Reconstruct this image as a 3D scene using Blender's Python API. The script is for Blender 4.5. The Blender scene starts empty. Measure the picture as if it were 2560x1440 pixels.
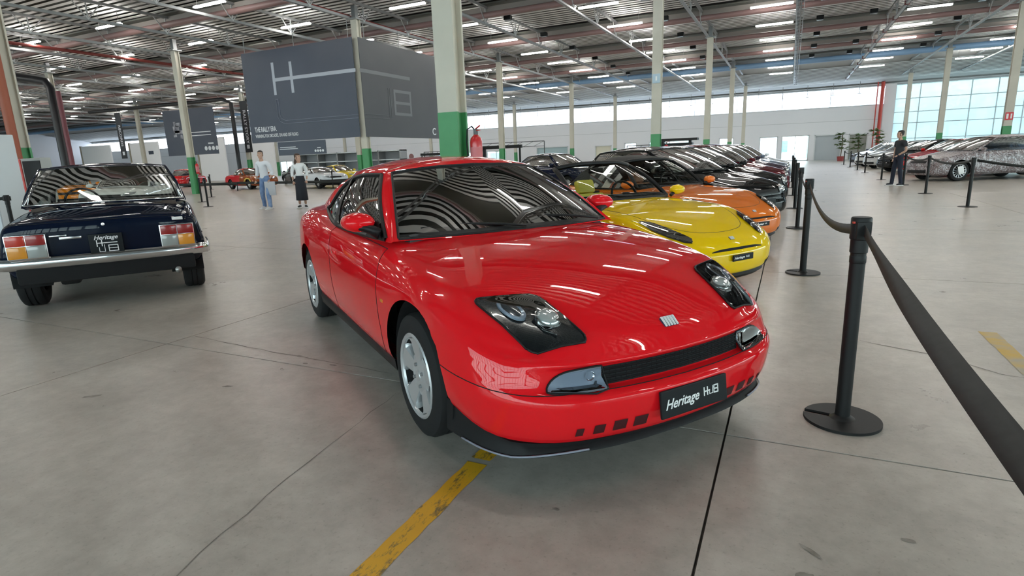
import bpy, bmesh, math, random
import numpy as np
from mathutils import Vector, Matrix
from mathutils.bvhtree import BVHTree
random.seed(7)
S = bpy.context.scene
COL = S.collection
D = bpy.data
PI = math.pi
# ------------------------------------------------------------------ camera, world, exposure
CAMH = 1.27
def make_camera():
    f, pitch, roll, yaw = 1430.79, math.radians(12.7586), math.radians(2.06868), math.radians(-25.8259)
    cy, sy = math.cos(yaw), math.sin(yaw)
    fwd = Vector((sy*math.cos(pitch), cy*math.cos(pitch), -math.sin(pitch)))
    r0 = Vector((cy, -sy, 0)); d0 = fwd.cross(r0)
    r = math.cos(roll)*r0 + math.sin(roll)*d0
    d = -math.sin(roll)*r0 + math.cos(roll)*d0
    c = D.cameras.new('camera'); c.sensor_width = 36.0; c.lens = f*36.0/2560.0
    c.clip_start = 0.05; c.clip_end = 500
    o = D.objects.new('camera', c); COL.objects.link(o)
    m = Matrix((r, -d, -fwd)).transposed().to_4x4()
    m.translation = Vector((0, 0, CAMH)); o.matrix_world = m
    S.camera = o
make_camera()
S.view_settings.view_transform = 'Standard'; S.view_settings.look = 'None'
S.view_settings.gamma = 1.0; S.view_settings.use_curve_mapping = False
S.view_settings.exposure = 0.48
try:
    S.cycles.use_denoising = True
    S.cycles.max_bounces = 8; S.cycles.diffuse_bounces = 4; S.cycles.glossy_bounces = 4
    S.cycles.transmission_bounces = 4; S.cycles.transparent_max_bounces = 12
    S.cycles.caustics_reflective = False; S.cycles.caustics_refractive = False
    S.cycles.sample_clamp_indirect = 6.0
except Exception: pass
def make_world():
    w = D.worlds.new('sky'); S.world = w; w.use_nodes = True
    nt = w.node_tree; nt.nodes.clear()
    out = nt.nodes.new('ShaderNodeOutputWorld'); bg = nt.nodes.new('ShaderNodeBackground')
    tc = nt.nodes.new('ShaderNodeTexCoord'); sp = nt.nodes.new('ShaderNodeSeparateXYZ')
    cr = nt.nodes.new('ShaderNodeValToRGB')
    cr.color_ramp.elements[0].position = 0.0; cr.color_ramp.elements[0].color = (0.95, 0.97, 1, 1)
    cr.color_ramp.elements[1].position = 0.7; cr.color_ramp.elements[1].color = (0.62, 0.8, 1, 1)
    bg.inputs['Strength'].default_value = SKY
    nt.links.new(tc.outputs['Generated'], sp.inputs[0]); nt.links.new(sp.outputs['Z'], cr.inputs[0])
    nt.links.new(cr.outputs[0], bg.inputs['Color']); nt.links.new(bg.outputs[0], out.inputs[0])
SKY = 5.5
LAMP = 36.0
make_world()

# ------------------------------------------------------------------ materials
MATS = {}
def mat(name, col=(.5, .5, .5), rough=.5, metal=0., coat=0., emit=None, es=1., spec=.5, coat_rough=.03, alpha=None):
    if name in MATS: return MATS[name]
    m = D.materials.new(name); m.use_nodes = True
    b = m.node_tree.nodes['Principled BSDF']
    b.inputs['Base Color'].default_value = (*col, 1); b.inputs['Roughness'].default_value = rough
    b.inputs['Metallic'].default_value = metal; b.inputs['Coat Weight'].default_value = coat
    b.inputs['Coat Roughness'].default_value = coat_rough
    b.inputs['Specular IOR Level'].default_value = spec
    if emit:
        b.inputs['Emission Color'].default_value = (*emit, 1); b.inputs['Emission Strength'].default_value = es
    MATS[name] = m; return m
def noise_mix(name, c1, c2, scale=3., rough=.5, lo=.35, hi=.65, detail=6., bump=0., rough2=None, coat=0., stretch=None, metal=0.):
    """a colour that wanders between c1 and c2, in object space"""
    if name in MATS: return MATS[name]
    m = mat(name, c1, rough, coat=coat, metal=metal); nt = m.node_tree; b = nt.nodes['Principled BSDF']
    tc = nt.nodes.new('ShaderNodeTexCoord'); n = nt.nodes.new('ShaderNodeTexNoise'); cr = nt.nodes.new('ShaderNodeValToRGB')
    n.inputs['Scale'].default_value = scale; n.inputs['Detail'].default_value = detail
    src = tc.outputs['Object']
    if stretch:
        mp = nt.nodes.new('ShaderNodeMapping'); mp.inputs['Scale'].default_value = stretch
        nt.links.new(src, mp.inputs[0]); src = mp.outputs[0]
    nt.links.new(src, n.inputs['Vector']); nt.links.new(n.outputs['Fac'], cr.inputs[0])
    e = cr.color_ramp.elements
    e[0].position = lo; e[0].color = (*c1, 1); e[1].position = hi; e[1].color = (*c2, 1)
    nt.links.new(cr.outputs[0], b.inputs['Base Color'])
    if bump:
        bp = nt.nodes.new('ShaderNodeBump'); bp.inputs['Strength'].default_value = bump; bp.inputs['Distance'].default_value = .01
        nt.links.new(n.outputs['Fac'], bp.inputs['Height']); nt.links.new(bp.outputs[0], b.inputs['Normal'])
    return m
def glass(name, tint=(.75, .82, .8), refl=1.0, ior=1.45):
    if name in MATS: return MATS[name]
    m = D.materials.new(name); m.use_nodes = True; nt = m.node_tree; nt.nodes.clear()
    o = nt.nodes.new('ShaderNodeOutputMaterial'); mx = nt.nodes.new('ShaderNodeMixShader')
    t = nt.nodes.new('ShaderNodeBsdfTransparent'); t.inputs[0].default_value = (*tint, 1)
    g = nt.nodes.new('ShaderNodeBsdfGlossy'); g.inputs['Roughness'].default_value = .01; g.inputs['Color'].default_value = (refl, refl, refl, 1)
    f = nt.nodes.new('ShaderNodeFresnel'); f.inputs[0].default_value = ior
    nt.links.new(f.outputs[0], mx.inputs[0]); nt.links.new(t.outputs[0], mx.inputs[1]); nt.links.new(g.outputs[0], mx.inputs[2])
    nt.links.new(mx.outputs[0], o.inputs[0]); MATS[name] = m; return m
def paint(name, col, rough=.28, coat=1.0):
    m = mat(name, col, rough, coat=coat, coat_rough=.02, spec=0.); m.node_tree.nodes['Principled BSDF'].inputs['Coat IOR'].default_value = 1.42; return m
BLACK = mat('black_plastic', (.010, .010, .011), .45, spec=.25)
RUBBER = mat('rubber', (.014, .014, .015), .75, spec=.3)
CHROME = mat('chrome', (.8, .8, .82), .12, 1.)
ALLOY = mat('alloy', (.58, .59, .61), .34, .6)
BADGE = mat('badge_silver', (.78, .79, .80), .3)
DARK = mat('dark_void', (.006, .006, .007), .9)
SEAT = mat('dark_leather', (.025, .026, .03), .6)
WHITE = mat('white_print', (.85, .85, .85), .5)
GLASS = glass('car_glass', (.80, .86, .83), .42, 1.36)
GLASSD = glass('tinted_glass', (.33, .38, .37), 1., 1.55)

# ------------------------------------------------------------------ mesh helpers
class MB:
    def __init__(s): s.v = []; s.f = []; s.m = []
    def add(s, vs, fs, mi=0):
        k = len(s.v); s.v += [tuple(p) for p in vs]; s.f += [tuple(i+k for i in q) for q in fs]; s.m += [mi]*len(fs); return s
    def box(s, c, d, rz=0., mi=0, rot=None):
        x, y, z = d[0]/2, d[1]/2, d[2]/2
        P = [Vector((a*x, b*y, e*z)) for a in (-1, 1) for b in (-1, 1) for e in (-1, 1)]
        M = rot if rot is not None else Matrix.Rotation(rz, 3, 'Z')
        P = [M @ p + Vector(c) for p in P]
        return s.add(P, [(0, 1, 3, 2), (4, 6, 7, 5), (0, 4, 5, 1), (2, 3, 7, 6), (0, 2, 6, 4), (1, 5, 7, 3)], mi)
    def bbox(s, c, d, b=.01, mi=0, rot=None, rz=0.):
        """box with chamfered edges"""
        hx, hy, hz = d[0]/2, d[1]/2, d[2]/2; b = min(b, hx*.9, hy*.9, hz*.9)
        bm = bmesh.new(); bmesh.ops.create_cube(bm, size=1)
        for v in bm.verts: v.co = Vector((v.co.x*d[0], v.co.y*d[1], v.co.z*d[2]))
        bmesh.ops.bevel(bm, geom=bm.edges[:], offset=b, segments=2, affect='EDGES', profile=.6)
        M = rot if rot is not None else Matrix.Rotation(rz, 3, 'Z')
        bm.verts.index_update()
        s.add([M @ v.co + Vector(c) for v in bm.verts], [[v.index for v in f.verts] for f in bm.faces], mi); bm.free(); return s
    def bar(s, a, b, w, h=None, mi=0, up=(0, 0, 1)):
        a, b = Vector(a), Vector(b); d = b-a; L = d.length
        if L < 1e-9: return s
        d /= L; u = Vector(up)
        if abs(d.dot(u)) > .99: u = Vector((1, 0, 0))
        x = d.cross(u).normalized(); y = x.cross(d); h = w if h is None else h
        P = []
        for p in (a, b):
            for sx, sy in ((-1, -1), (1, -1), (1, 1), (-1, 1)): P.append(p + x*sx*w/2 + y*sy*h/2)
        return s.add(P, [(3, 2, 1, 0), (4, 5, 6, 7), (0, 1, 5, 4), (1, 2, 6, 5), (2, 3, 7, 6), (3, 0, 4, 7)], mi)
    def tube(s, pts, r, n=8, mi=0, cap=True, closed=False):
        P = [Vector(p) for p in pts]; k = len(P); rs = r if isinstance(r, (list, tuple)) else [r]*k
        T = []
        for i in range(k):
            a = P[i-1] if (i > 0 or closed) else P[i]; b = P[(i+1) % k] if (i < k-1 or closed) else P[i]
            T.append((b-a).normalized())
        u = Vector((0, 0, 1)); 
        if abs(T[0].dot(u)) > .9: u = Vector((1, 0, 0))
        V = []
        for i in range(k):
            x = T[i].cross(u)
            if x.length < 1e-6: x = Vector((1, 0, 0))
            x.normalize(); y = x.cross(T[i]).normalized(); u = y
            for j in range(n):
                a = 2*PI*j/n; V.append(P[i] + x*math.cos(a)*rs[i] + y*math.sin(a)*rs[i])
        F = []
        for i in range(k if closed else k-1):
            for j in range(n):
                a = i*n+j; b = i*n+(j+1) % n; c = ((i+1) % k)*n+(j+1) % n; d = ((i+1) % k)*n+j
                F.append((a, b, c, d))
        if cap and not closed: F.append(tuple(range(n-1, -1, -1))); F.append(tuple((k-1)*n+j for j in range(n)))
        return s.add(V, F, mi)
    def lathe(s, prof, n=24, c=(0, 0, 0), axis='Z', mi=0, a0=0., a1=2*PI):
        """prof: (r, h) pairs turned round an axis"""
        V = []; full = abs(a1-a0-2*PI) < 1e-6; m = n if full else n+1
        for r, h in prof:
            for j in range(m):
                a = a0+(a1-a0)*j/n; x, y = r*math.cos(a), r*math.sin(a)
                p = (x, y, h) if axis == 'Z' else ((x, h, y) if axis == 'Y' else (h, x, y))
                V.append((p[0]+c[0], p[1]+c[1], p[2]+c[2]))
        F = []
        for i in range(len(prof)-1):
            for j in range(n):
                a = i*m+j; b = i*m+(j+1) % m; F.append((a, b, b+m, a+m) if axis != 'Y' else (b, a, a+m, b+m))
        return s.add(V, F, mi)
    def grid(s, rows, mi=0, flip=False):
        n = len(rows[0]); V = [p for r in rows for p in r]; F = []
        for i in range(len(rows)-1):
            for j in range(n-1):
                a = i*n+j; q = (a, a+1, a+n+1, a+n); F.append(q[::-1] if flip else q)
        return s.add(V, F, mi)
    def prism(s, poly, h0, h1, plane='XY', mi=0):
        """closed outline swept from h0 to h1 across its plane"""
        n = len(poly)
        def P(a, b, h): return (a, b, h) if plane == 'XY' else ((a, h, b) if plane == 'XZ' else (h, a, b))
        V = [P(a, b, h0) for a, b in poly]+[P(a, b, h1) for a, b in poly]
        F = [tuple(range(n)), tuple(range(2*n-1, n-1, -1))]+[(i, (i+1) % n, n+(i+1) % n, n+i) for i in range(n)]
        return s.add(V, F, mi)
    def mesh(s, name, mats, smooth=False, fix=True):
        me = D.meshes.new(name); me.from_pydata(s.v, [], s.f)
        for m in (mats if isinstance(mats, (list, tuple)) else [mats]): me.materials.append(m)
        if max(s.m or [0]): me.polygons.foreach_set('material_index', s.m)
        if fix:
            bm = bmesh.new(); bm.from_mesh(me); bmesh.ops.recalc_face_normals(bm, faces=bm.faces); bm.to_mesh(me); bm.free()
        if smooth is True: me.polygons.foreach_set('use_smooth', [True]*len(me.polygons))
        elif smooth: me.shade_smooth_by_angle(angle=math.radians(smooth)) if hasattr(me, 'shade_smooth_by_angle') else None
        if smooth and smooth is not True:
            bm = bmesh.new(); bm.from_mesh(me)
            for f in bm.faces: f.smooth = True
            for e in bm.edges:
                if len(e.link_faces) == 2 and e.calc_face_angle(0) > math.radians(smooth): e.smooth = False
            bm.to_mesh(me); bm.free()
        me.update(); return me
    def build(s, name, mats, parent=None, smooth=False, fix=True, loc=None):
        return link(name, s.mesh(name, mats, smooth, fix), parent, loc)
def link(name, data, parent=None, loc=None, rot=None):
    o = D.objects.new(name, data); COL.objects.link(o)
    if parent is not None: o.parent = parent
    if loc is not None: o.location = loc
    if rot is not None: o.rotation_euler = rot
    return o
def tag(o, label=None, cat=None, group=None, kind=None):
    if label: o['label'] = label
    if cat: o['category'] = cat
    if group: o['group'] = group
    if kind: o['kind'] = kind
    return o
def thing(name, label, cat, loc=(0, 0, 0), rz=0., group=None):
    o = D.objects.new(name, None); COL.objects.link(o); o.empty_display_size = .1
    o.location = loc; o.rotation_euler = (0, 0, rz); return tag(o, label, cat, group)
def structure(o): o['kind'] = 'structure'; return o
def copy_tree(o, parent=None):
    c = o.copy(); COL.objects.link(c)
    if parent is not None: c.parent = parent
    for ch in list(o.children): copy_tree(ch, c)
    return c
def text(name, body, m, parent, loc, rot, size, shear=0., align='CENTER', ext=.001, spacing=1., bold=0., sx=1.):
    c = D.curves.new(name, 'FONT'); c.body = body; c.size = size; c.shear = shear; c.align_x = align; c.align_y = 'CENTER'
    c.extrude = ext; c.space_character = spacing; c.offset = bold; c.resolution_u = 3
    tmp = D.objects.new(name, c); me = D.meshes.new_from_object(tmp); me.name = name; D.objects.remove(tmp); D.curves.remove(c)
    me.materials.clear(); me.materials.append(m)
    o = link(name, me, parent, loc, rot); o.scale = (sx, 1, 1); return o
def pchip(pts):
    pts = sorted(pts); xs = np.array([p[0] for p in pts], float); ys = np.array([p[1] for p in pts], float)
    if len(xs) == 1: return lambda x: np.full_like(np.asarray(x, float), ys[0])
    h = np.diff(xs); d = np.diff(ys)/h; m = np.zeros(len(xs))
    for i in range(1, len(xs)-1):
        if d[i-1]*d[i] > 0:
            w1 = 2*h[i]+h[i-1]; w2 = h[i]+2*h[i-1]; m[i] = (w1+w2)/(w1/d[i-1]+w2/d[i])
    m[0] = d[0]; m[-1] = d[-1]
    def f(x):
        x = np.clip(np.asarray(x, float), xs[0], xs[-1]); i = np.clip(np.searchsorted(xs, x)-1, 0, len(h)-1)
        t = (x-xs[i])/h[i]
        return ys[i]*(1+2*t)*(1-t)**2+m[i]*h[i]*t*(1-t)**2+ys[i+1]*t*t*(3-2*t)+m[i+1]*h[i]*t*t*(t-1)
    return f
def spline(P, seg):
    """Catmull-Rom through control points, seg samples per span"""
    P = [np.array(p, float) for p in P]; out = []
    for i in range(len(P)-1):
        p0 = P[i-1] if i > 0 else 2*P[0]-P[1]; p1 = P[i]; p2 = P[i+1]; p3 = P[i+2] if i+2 < len(P) else 2*P[-1]-P[-2]
        for k in range(seg):
            t = k/seg
            out.append(.5*((2*p1)+(p2-p0)*t+(2*p0-5*p1+4*p2-p3)*t*t+(3*p1-p0-3*p2+p3)*t**3))
    out.append(P[-1]); return out
# ------------------------------------------------------------------ the hall
YN, YS, XW, XE = 66.0, -16.0, -118.0, 34.0      # north wall, south wall, west, east
ROOF = 8.45
def floor_mat():
    m = mat('concrete', (.4, .38, .35), .3); nt = m.node_tree; b = nt.nodes['Principled BSDF']; L = nt.links
    tc = nt.nodes.new('ShaderNodeTexCoord')
    def noise(sc, det, ro=.5):
        n = nt.nodes.new('ShaderNodeTexNoise'); n.inputs['Scale'].default_value = sc; n.inputs['Detail'].default_value = det
        n.inputs['Roughness'].default_value = ro; L.new(tc.outputs['Object'], n.inputs['Vector']); return n
    def ramp(a, b_, c1, c2):
        r = nt.nodes.new('ShaderNodeValToRGB'); e = r.color_ramp.elements
        e[0].position = a; e[0].color = (*c1, 1); e[1].position = b_; e[1].color = (*c2, 1); return r
    n1 = noise(.35, 8, .6); r1 = ramp(.3, .7, (.425, .385, .345), (.52, .475, .428)); L.new(n1.outputs[0], r1.inputs[0])
    n2 = noise(2.2, 10, .65); r2 = ramp(.35, .62, (.84, .835, .825), (1.08, 1.08, 1.07)); L.new(n2.outputs[0], r2.inputs[0])
    n3 = noise(1.3, 12, .75); r3 = ramp(.62, .70, (1, 1, 1), (.74, .71, .66)); L.new(n3.outputs[0], r3.inputs[0])
    def mul(a, b2):
        x = nt.nodes.new('ShaderNodeMixRGB'); x.blend_type = 'MULTIPLY'; x.inputs[0].default_value = 1; L.new(a, x.inputs[1]); L.new(b2, x.inputs[2]); return x.outputs[0]
    n4 = noise(11., 9, .7); r4 = ramp(.38, .60, (.91, .905, .895), (1.05, 1.05, 1.05)); L.new(n4.outputs[0], r4.inputs[0])
    n5 = noise(60., 4, .6); r5 = ramp(.30, .42, (.82, .81, .79), (1., 1., 1.)); L.new(n5.outputs[0], r5.inputs[0])
    col = mul(mul(mul(mul(r1.outputs[0], r2.outputs[0]), r3.outputs[0]), r4.outputs[0]), r5.outputs[0]); L.new(col, b.inputs['Base Color'])
    rr = nt.nodes.new('ShaderNodeMapRange'); rr.inputs['To Min'].default_value = .2; rr.inputs['To Max'].default_value = .42
    L.new(n2.outputs[0], rr.inputs[0]); L.new(rr.outputs[0], b.inputs['Roughness'])
    bp = nt.nodes.new('ShaderNodeBump'); bp.inputs['Strength'].default_value = .06; bp.inputs['Distance'].default_value = .01
    L.new(noise(14, 6).outputs[0], bp.inputs['Height']); L.new(bp.outputs[0], b.inputs['Normal'])
    return m
def make_floor():
    fm = floor_mat(); sub = mat('joint_dark', (.07, .065, .06), .8)
    fl = structure(MB().add([(XW, YS, -.02), (XE, YS, -.02), (XE, YN+.3, -.02), (XW, YN+.3, -.02)], [(0, 1, 2, 3)]).build('floor', sub))
    # slabs that can be told apart, each cast separately with an open joint round it
    xs = [-12.07, -8.11, -4.15, -.19, 3.77, 7.73]; ys = [-1.36, 2.58, 6.52, 10.46, 14.4, 18.34]; g = .005
    def slab(x0, x1, y0, y1, n):
        P = [(x0+g, y0+g), (x1-g, y0+g), (x1-g, y1-g), (x0+g, y1-g)]
        return MB().prism(P, -.02, 0).build(n, fm, fl)
    for i in range(len(xs)-1):
        for j in range(len(ys)-1): slab(xs[i], xs[i+1], ys[j], ys[j+1], 'floor_slab')
    for x0, x1, y0, y1 in ((XW, xs[0], YS, YN+.3), (xs[-1], XE, YS, YN+.3), (xs[0], xs[-1], YS, ys[0]), (xs[0], xs[-1], ys[-1], YN+.3)):
        slab(x0, x1, y0, y1, 'floor_slab')
    # narrow saw cuts and cracks
    rnd = random.Random(3); cm = mat('crack', (.24, .22, .195), .9)
    def crack(pts, w):
        P = []
        for (a, b) in zip(pts[:-1], pts[1:]):
            k = max(2, int(math.dist(a, b)/.12))
            for i in range(k): t = i/k; P.append((a[0]+(b[0]-a[0])*t+rnd.uniform(-.012, .012), a[1]+(b[1]-a[1])*t+rnd.uniform(-.012, .012)))
        P.append(pts[-1]); rows = []
        for (x, y), (u, v) in zip(P, P[1:]+[P[-1]]):
            dx, dy = u-x, v-y; l = math.hypot(dx, dy) or 1; ww = w*rnd.uniform(.4, 1.2)
            rows.append([(x-dy/l*ww, y+dx/l*ww, .0012), (x+dy/l*ww, y-dx/l*ww, .0012)])
        return MB().grid(rows).build('floor_crack', cm, fl)
    crack([(-1.63, .7), (-1.8, 1.4), (-1.93, 2.45)], .0022)
    crack([(.5, 4.28), (.88, 4.1), (1.13, 3.86), (1.9, 3.7)], .004); crack([(-4.1, 2.78), (-2.57, 2.69), (-2.1, 2.67)], .004)
    # painted lines
    ym = D.materials.new('yellow_floor_paint'); ym.use_nodes = True; nt = ym.node_tree; b = nt.nodes['Principled BSDF']
    b.inputs['Base Color'].default_value = (.62, .36, .03, 1); b.inputs['Roughness'].default_value = .5
    tc = nt.nodes.new('ShaderNodeTexCoord'); n = nt.nodes.new('ShaderNodeTexNoise'); n.inputs['Scale'].default_value = 9; n.inputs['Detail'].default_value = 12; n.inputs['Roughness'].default_value = .75
    mp = nt.nodes.new('ShaderNodeMapping'); mp.inputs['Scale'].default_value = (2.2, .8, 1); mp.inputs['Rotation'].default_value = (0, 0, .5)
    cr = nt.nodes.new('ShaderNodeValToRGB'); e = cr.color_ramp.elements
    e[0].position = .39; e[0].color = (.20, .14, .05, 1); e[1].position = .47; e[1].color = (.80, .43, .02, 1)
    nt.links.new(tc.outputs['Object'], mp.inputs[0]); nt.links.new(mp.outputs[0], n.inputs[0]); nt.links.new(n.outputs[0], cr.inputs[0]); nt.links.new(cr.outputs[0], b.inputs[0])
    def stripe(x0, x1, y0, y1, mm):
        k = 24; L = [(x0+rnd.uniform(-.004, .004), y0+(y1-y0)*i/k) for i in range(k+1)]; R = [(x1+rnd.uniform(-.004, .004), y0+(y1-y0)*i/k) for i in range(k+1)]
        return MB().grid([[(a[0], a[1], .0015), (c[0], c[1], .0015)] for a, c in zip(L, R)]).build('painted_line', mm, fl)
    stripe(-1.175, -1.085, .4, 1.93, ym); stripe(-1.175, -1.085, 1.965, 2.16, ym)
    yf = noise_mix('yellow_faded', (.42, .38, .30), (.66, .42, .06), 5., .5, .35, .6)
    stripe(1.24, 1.34, 3.0, 4.75, yf)
    # dried stains and scuffs
    sm = noise_mix('stain', (.17, .15, .125), (.36, .33, .29), 18., .6, .3, .7)
    for x, y, a, b_, r in ((.32, 1.66, .05, .018, -.35), (.46, 1.62, .055, .02, -.6), (.2, 1.62, .017, .012, 0), (.2, 1.57, .012, .01, 0), (.36, 1.6, .012, .01, 0),
                           (.12, 1.72, .03, .016, .4), (.22, 1.5, .014, .01, 0), (-2.95, 2.72, .03, .013, 0), (-2.8, 2.62, .02, .009, 0), (-2.6, 2.66, .03, .008, 0), (-2.95, 2.15, .035, .014, .4),
                           (-3.6, 1.75, .05, .015, .7), (.14, 1.85, .04, .01, -.7), (-.7, 1.75, .014, .008, 0), (.43, 2.03, .02, .012, 0)):
        P = []
        for i in range(14):
            t = 2*PI*i/14; k = rnd.uniform(.75, 1.2); u, v = a*k*math.cos(t), b_*k*math.sin(t)
            P.append((x+u*math.cos(r)-v*math.sin(r), y+u*math.sin(r)+v*math.cos(r), .0014))
        MB().add(P, [tuple(range(14))]).build('floor_stain', sm, fl)
make_floor()

WALLM = mat('wall_white', (.82, .81, .835), .6); WALL2 = mat('wall_joint', (.5, .5, .52), .7)
BEIGE = noise_mix('column_beige', (.50, .475, .40), (.56, .53, .455), 1.5, .5)
GREEN = noise_mix('column_green', (.045, .235, .085), (.06, .28, .105), 2., .45)
STEEL = mat('steel_grey', (.28, .285, .29), .45, .3); STEELD = mat('steel_dark', (.10, .105, .11), .5, .3)
LIGHTSTEEL = mat('galvanised', (.5, .51, .52), .4, .4)
REDPIPE = mat('red_pipe', (.50, .045, .03), .45); BROWNPIPE = mat('maroon_pipe', (.27, .165, .16), .4)
BLUEPIPE = mat('blue_pipe', (.26, .43, .66), .4)
PANE = glass('window_glass', (.88, .97, .95), .8, 1.3)
PANEFROST = D.materials.new('frosted_glass'); PANEFROST.use_nodes = True
def _fr():
    nt = PANEFROST.node_tree; nt.nodes.clear(); o = nt.nodes.new('ShaderNodeOutputMaterial'); mx = nt.nodes.new('ShaderNodeMixShader')
    a = nt.nodes.new('ShaderNodeBsdfTranslucent'); a.inputs[0].default_value = (.95, .97, 1, 1)
    t = nt.nodes.new('ShaderNodeBsdfTransparent'); mx.inputs[0].default_value = .55
    nt.links.new(a.outputs[0], mx.inputs[1]); nt.links.new(t.outputs[0], mx.inputs[2]); nt.links.new(mx.outputs[0], o.inputs[0])
_fr()
PANEGLARE = D.materials.new('glare_glass'); PANEGLARE.use_nodes = True  # tinted glass; washed-out glare of the outdoors is put into its pale colour
def _hz():
    nt = PANEGLARE.node_tree; nt.nodes.clear(); o = nt.nodes.new('ShaderNodeOutputMaterial'); mx = nt.nodes.new('ShaderNodeMixShader')
    a = nt.nodes.new('ShaderNodeBsdfTranslucent'); a.inputs[0].default_value = (.54, .60, .595, 1)
    t = nt.nodes.new('ShaderNodeBsdfTransparent'); t.inputs[0].default_value = (.66, .73, .72, 1); mx.inputs[0].default_value = .42
    nt.links.new(a.outputs[0], mx.inputs[1]); nt.links.new(t.outputs[0], mx.inputs[2]); nt.links.new(mx.outputs[0], o.inputs[0])
_hz()
def quadwall(name, P, m=WALLM, kind=True):
    o = MB().add(P, [(0, 1, 2, 3)]).build(name, m, fix=False)
    if kind: structure(o)
    return o
def make_walls():
    y = YN
    # openings in the north wall: x0, x1, z0, z1, filling
    op = [(-2.85, -1.2, .0, 2.42, 'white'), (-.9, 1.5, 0, 2.44, 'door'), (1.92, 4.2, 0, 2.4, 'grey'), (4.7, 6.25, 0, 2.38, 'dark'),
          (-6.6, -5.2, 0, 2.5, 'white'), (-13.6, -9.3, .9, 2.45, 'win'), (-16.2, -14.9, 0.2, 2.45, 'white'), (-19.5, -17.6, 0, 2.3, 'cream'), (-26.5, -22.6, .4, 2.4, 'teal'),
          (-33.0, -30.4, .3, 2.2, 'win'), (-36.6, -34.4, .3, 2.2, 'win'), (-40, -37.6, .3, 2.2, 'win'), (-48, -45.5, .3, 2.1, 'win'),
          (-54, -52, .5, 2., 'win'), (-57, -55, .5, 2., 'win'), (-60, -58, .5, 2., 'win'), (-63.5, -61.5, .5, 2., 'win'), (-67, -64.5, .5, 2., 'win'), (-71, -69, .5, 2., 'win')]
    KW = 1.056; op = sorted((a*KW, b*KW, max(0, 1.27+(c-1.27)*KW) if c > .05 else 0, 1.27+(d-1.27)*KW, e) for a, b, c, d, e in op)
    wall = D.objects.new('wall_north', None); COL.objects.link(wall); structure(wall)
    xs = XW
    segs = []
    for x0, x1, z0, z1, k in op:
        segs.append((xs, x0, 0, 4.97)); segs.append((x0, x1, z1, 4.97))
        if z0 > 0: segs.append((x0, x1, 0, z0))
        xs = x1
    segs.append((xs, 7.6, 0, 4.97))
    mb = MB()
    for x0, x1, z0, z1 in segs: mb.box(((x0+x1)/2, y+.15, (z0+z1)/2), (x1-x0, .3, z1-z0))
    mb.build('wall_masonry', WALLM, wall)
    mb = MB(); mb.box(((XW+7.6)/2, y+.0, 3.68), (7.6-XW, .012, .03)); mb.build('wall_seam', WALL2, wall)
    fill = {'white': mat('door_white', (.85, .87, .88), .5), 'grey': mat('shutter_grey', (.46, .49, .52), .5), 'dark': mat('recess_olive', (.3, .3, .27), .6),
            'cream': mat('door_cream', (.78, .74, .6), .5), 'teal': mat('panel_teal', (.42, .55, .58), .4)}
    n = 0; nd = 0
    for x0, x1, z0, z1, k in op:
        cx, w, h = (x0+x1)/2, x1-x0, z1-z0
        if k in ('win', 'white', 'door'):
            n += 1; r = D.objects.new('window_%d' % n, None); COL.objects.link(r); structure(r)
            f = MB(); t = .09
            f.box((x0+t/2, y+.1, z0+h/2), (t, .14, h)); f.box((x1-t/2, y+.1, z0+h/2), (t, .14, h)); f.box((cx, y+.1, z1-t/2), (w, .14, t)); f.box((cx, y+.1, z0+t/2), (w, .14, t))
            if k != 'white': f.box((cx, y+.1, z0+h/2), (.06, .14, h))
            f.build('window_frame', mat('frame_white', (.7, .71, .72), .5), r)
            MB().box((cx, y+.12, z0+h/2), (w-.1, .012, h-.1)).build('window_pane', PANEFROST if k == 'white' else PANE, r)
        else:
            nd += 1; r = D.objects.new('door_%d' % nd, None); COL.objects.link(r); structure(r)
            MB().box((cx, y+.22, z0+h/2), (w, .06, h)).build('door_panel', fill[k], r)
            f = MB(); t = .1
            f.box((x0+t/2, y+.05, z0+h/2), (t, .16, h)); f.box((x1-t/2, y+.05, z0+h/2), (t, .16, h)); f.box((cx, y+.05, z1-t/2), (w, .16, t)); f.build('door_frame', mat('frame_white', (.7, .71, .72), .5), r)
    # clerestory band
    n += 1; r = D.objects.new('window_%d' % n, None); COL.objects.link(r); structure(r)
    MB().box(((XW+7.6)/2, y+.15, 5.82), (7.6-XW, .012, 1.72)).build('window_pane', PANEFROST, r)
    f = MB(); f.box(((XW+7.6)/2, y+.1, 5.0), (7.6-XW, .2, .08)); f.box(((XW+7.6)/2, y+.1, 6.68), (7.6-XW, .2, .08)); f.build('window_frame', LIGHTSTEEL, r)
    x = 7.4
    while x > XW:
        MB().box((x, y+.12, 5.84), (.05, .08, 1.65)).build('window_mullion', LIGHTSTEEL, r); x -= 4.24
    quadwall('wall_upper', [(XW, y+.2, 6.66), (XE, y+.2, 6.66), (XE, y+.2, ROOF+.3), (XW, y+.2, ROOF+.3)], mat('wall_grey', (.5, .5, .52), .6))['kind'] = 'structure'
    # full-height glazing east of the corner
    n += 1; r = D.objects.new('window_%d' % n, None); COL.objects.link(r); structure(r)
    MB().box(((8.5+XE)/2, y+.15, 3.35), (XE-8.5, .012, 6.6)).build('window_pane', PANEGLARE, r)
    fm = mat('frame_pale', (.62, .68, .7), .4)
    for zz in (.05, 1.2, 1.8, 3.2, 4.2, 5.4, 6.7): MB().box(((8.5+XE)/2, y+.12, zz), (XE-8.5, .08, .06)).build('window_rail', fm, r)
    x = 8.5
    while x <= XE: MB().box((x, y+.12, 3.4), (.07, .1, 6.7)).build('window_mullion', fm, r); x += 1.9
    MB().box((8.05, y+.2, 3.4), (.9, .5, 6.8)).build('wall_corner', WALLM)['kind'] = 'structure'
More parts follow.
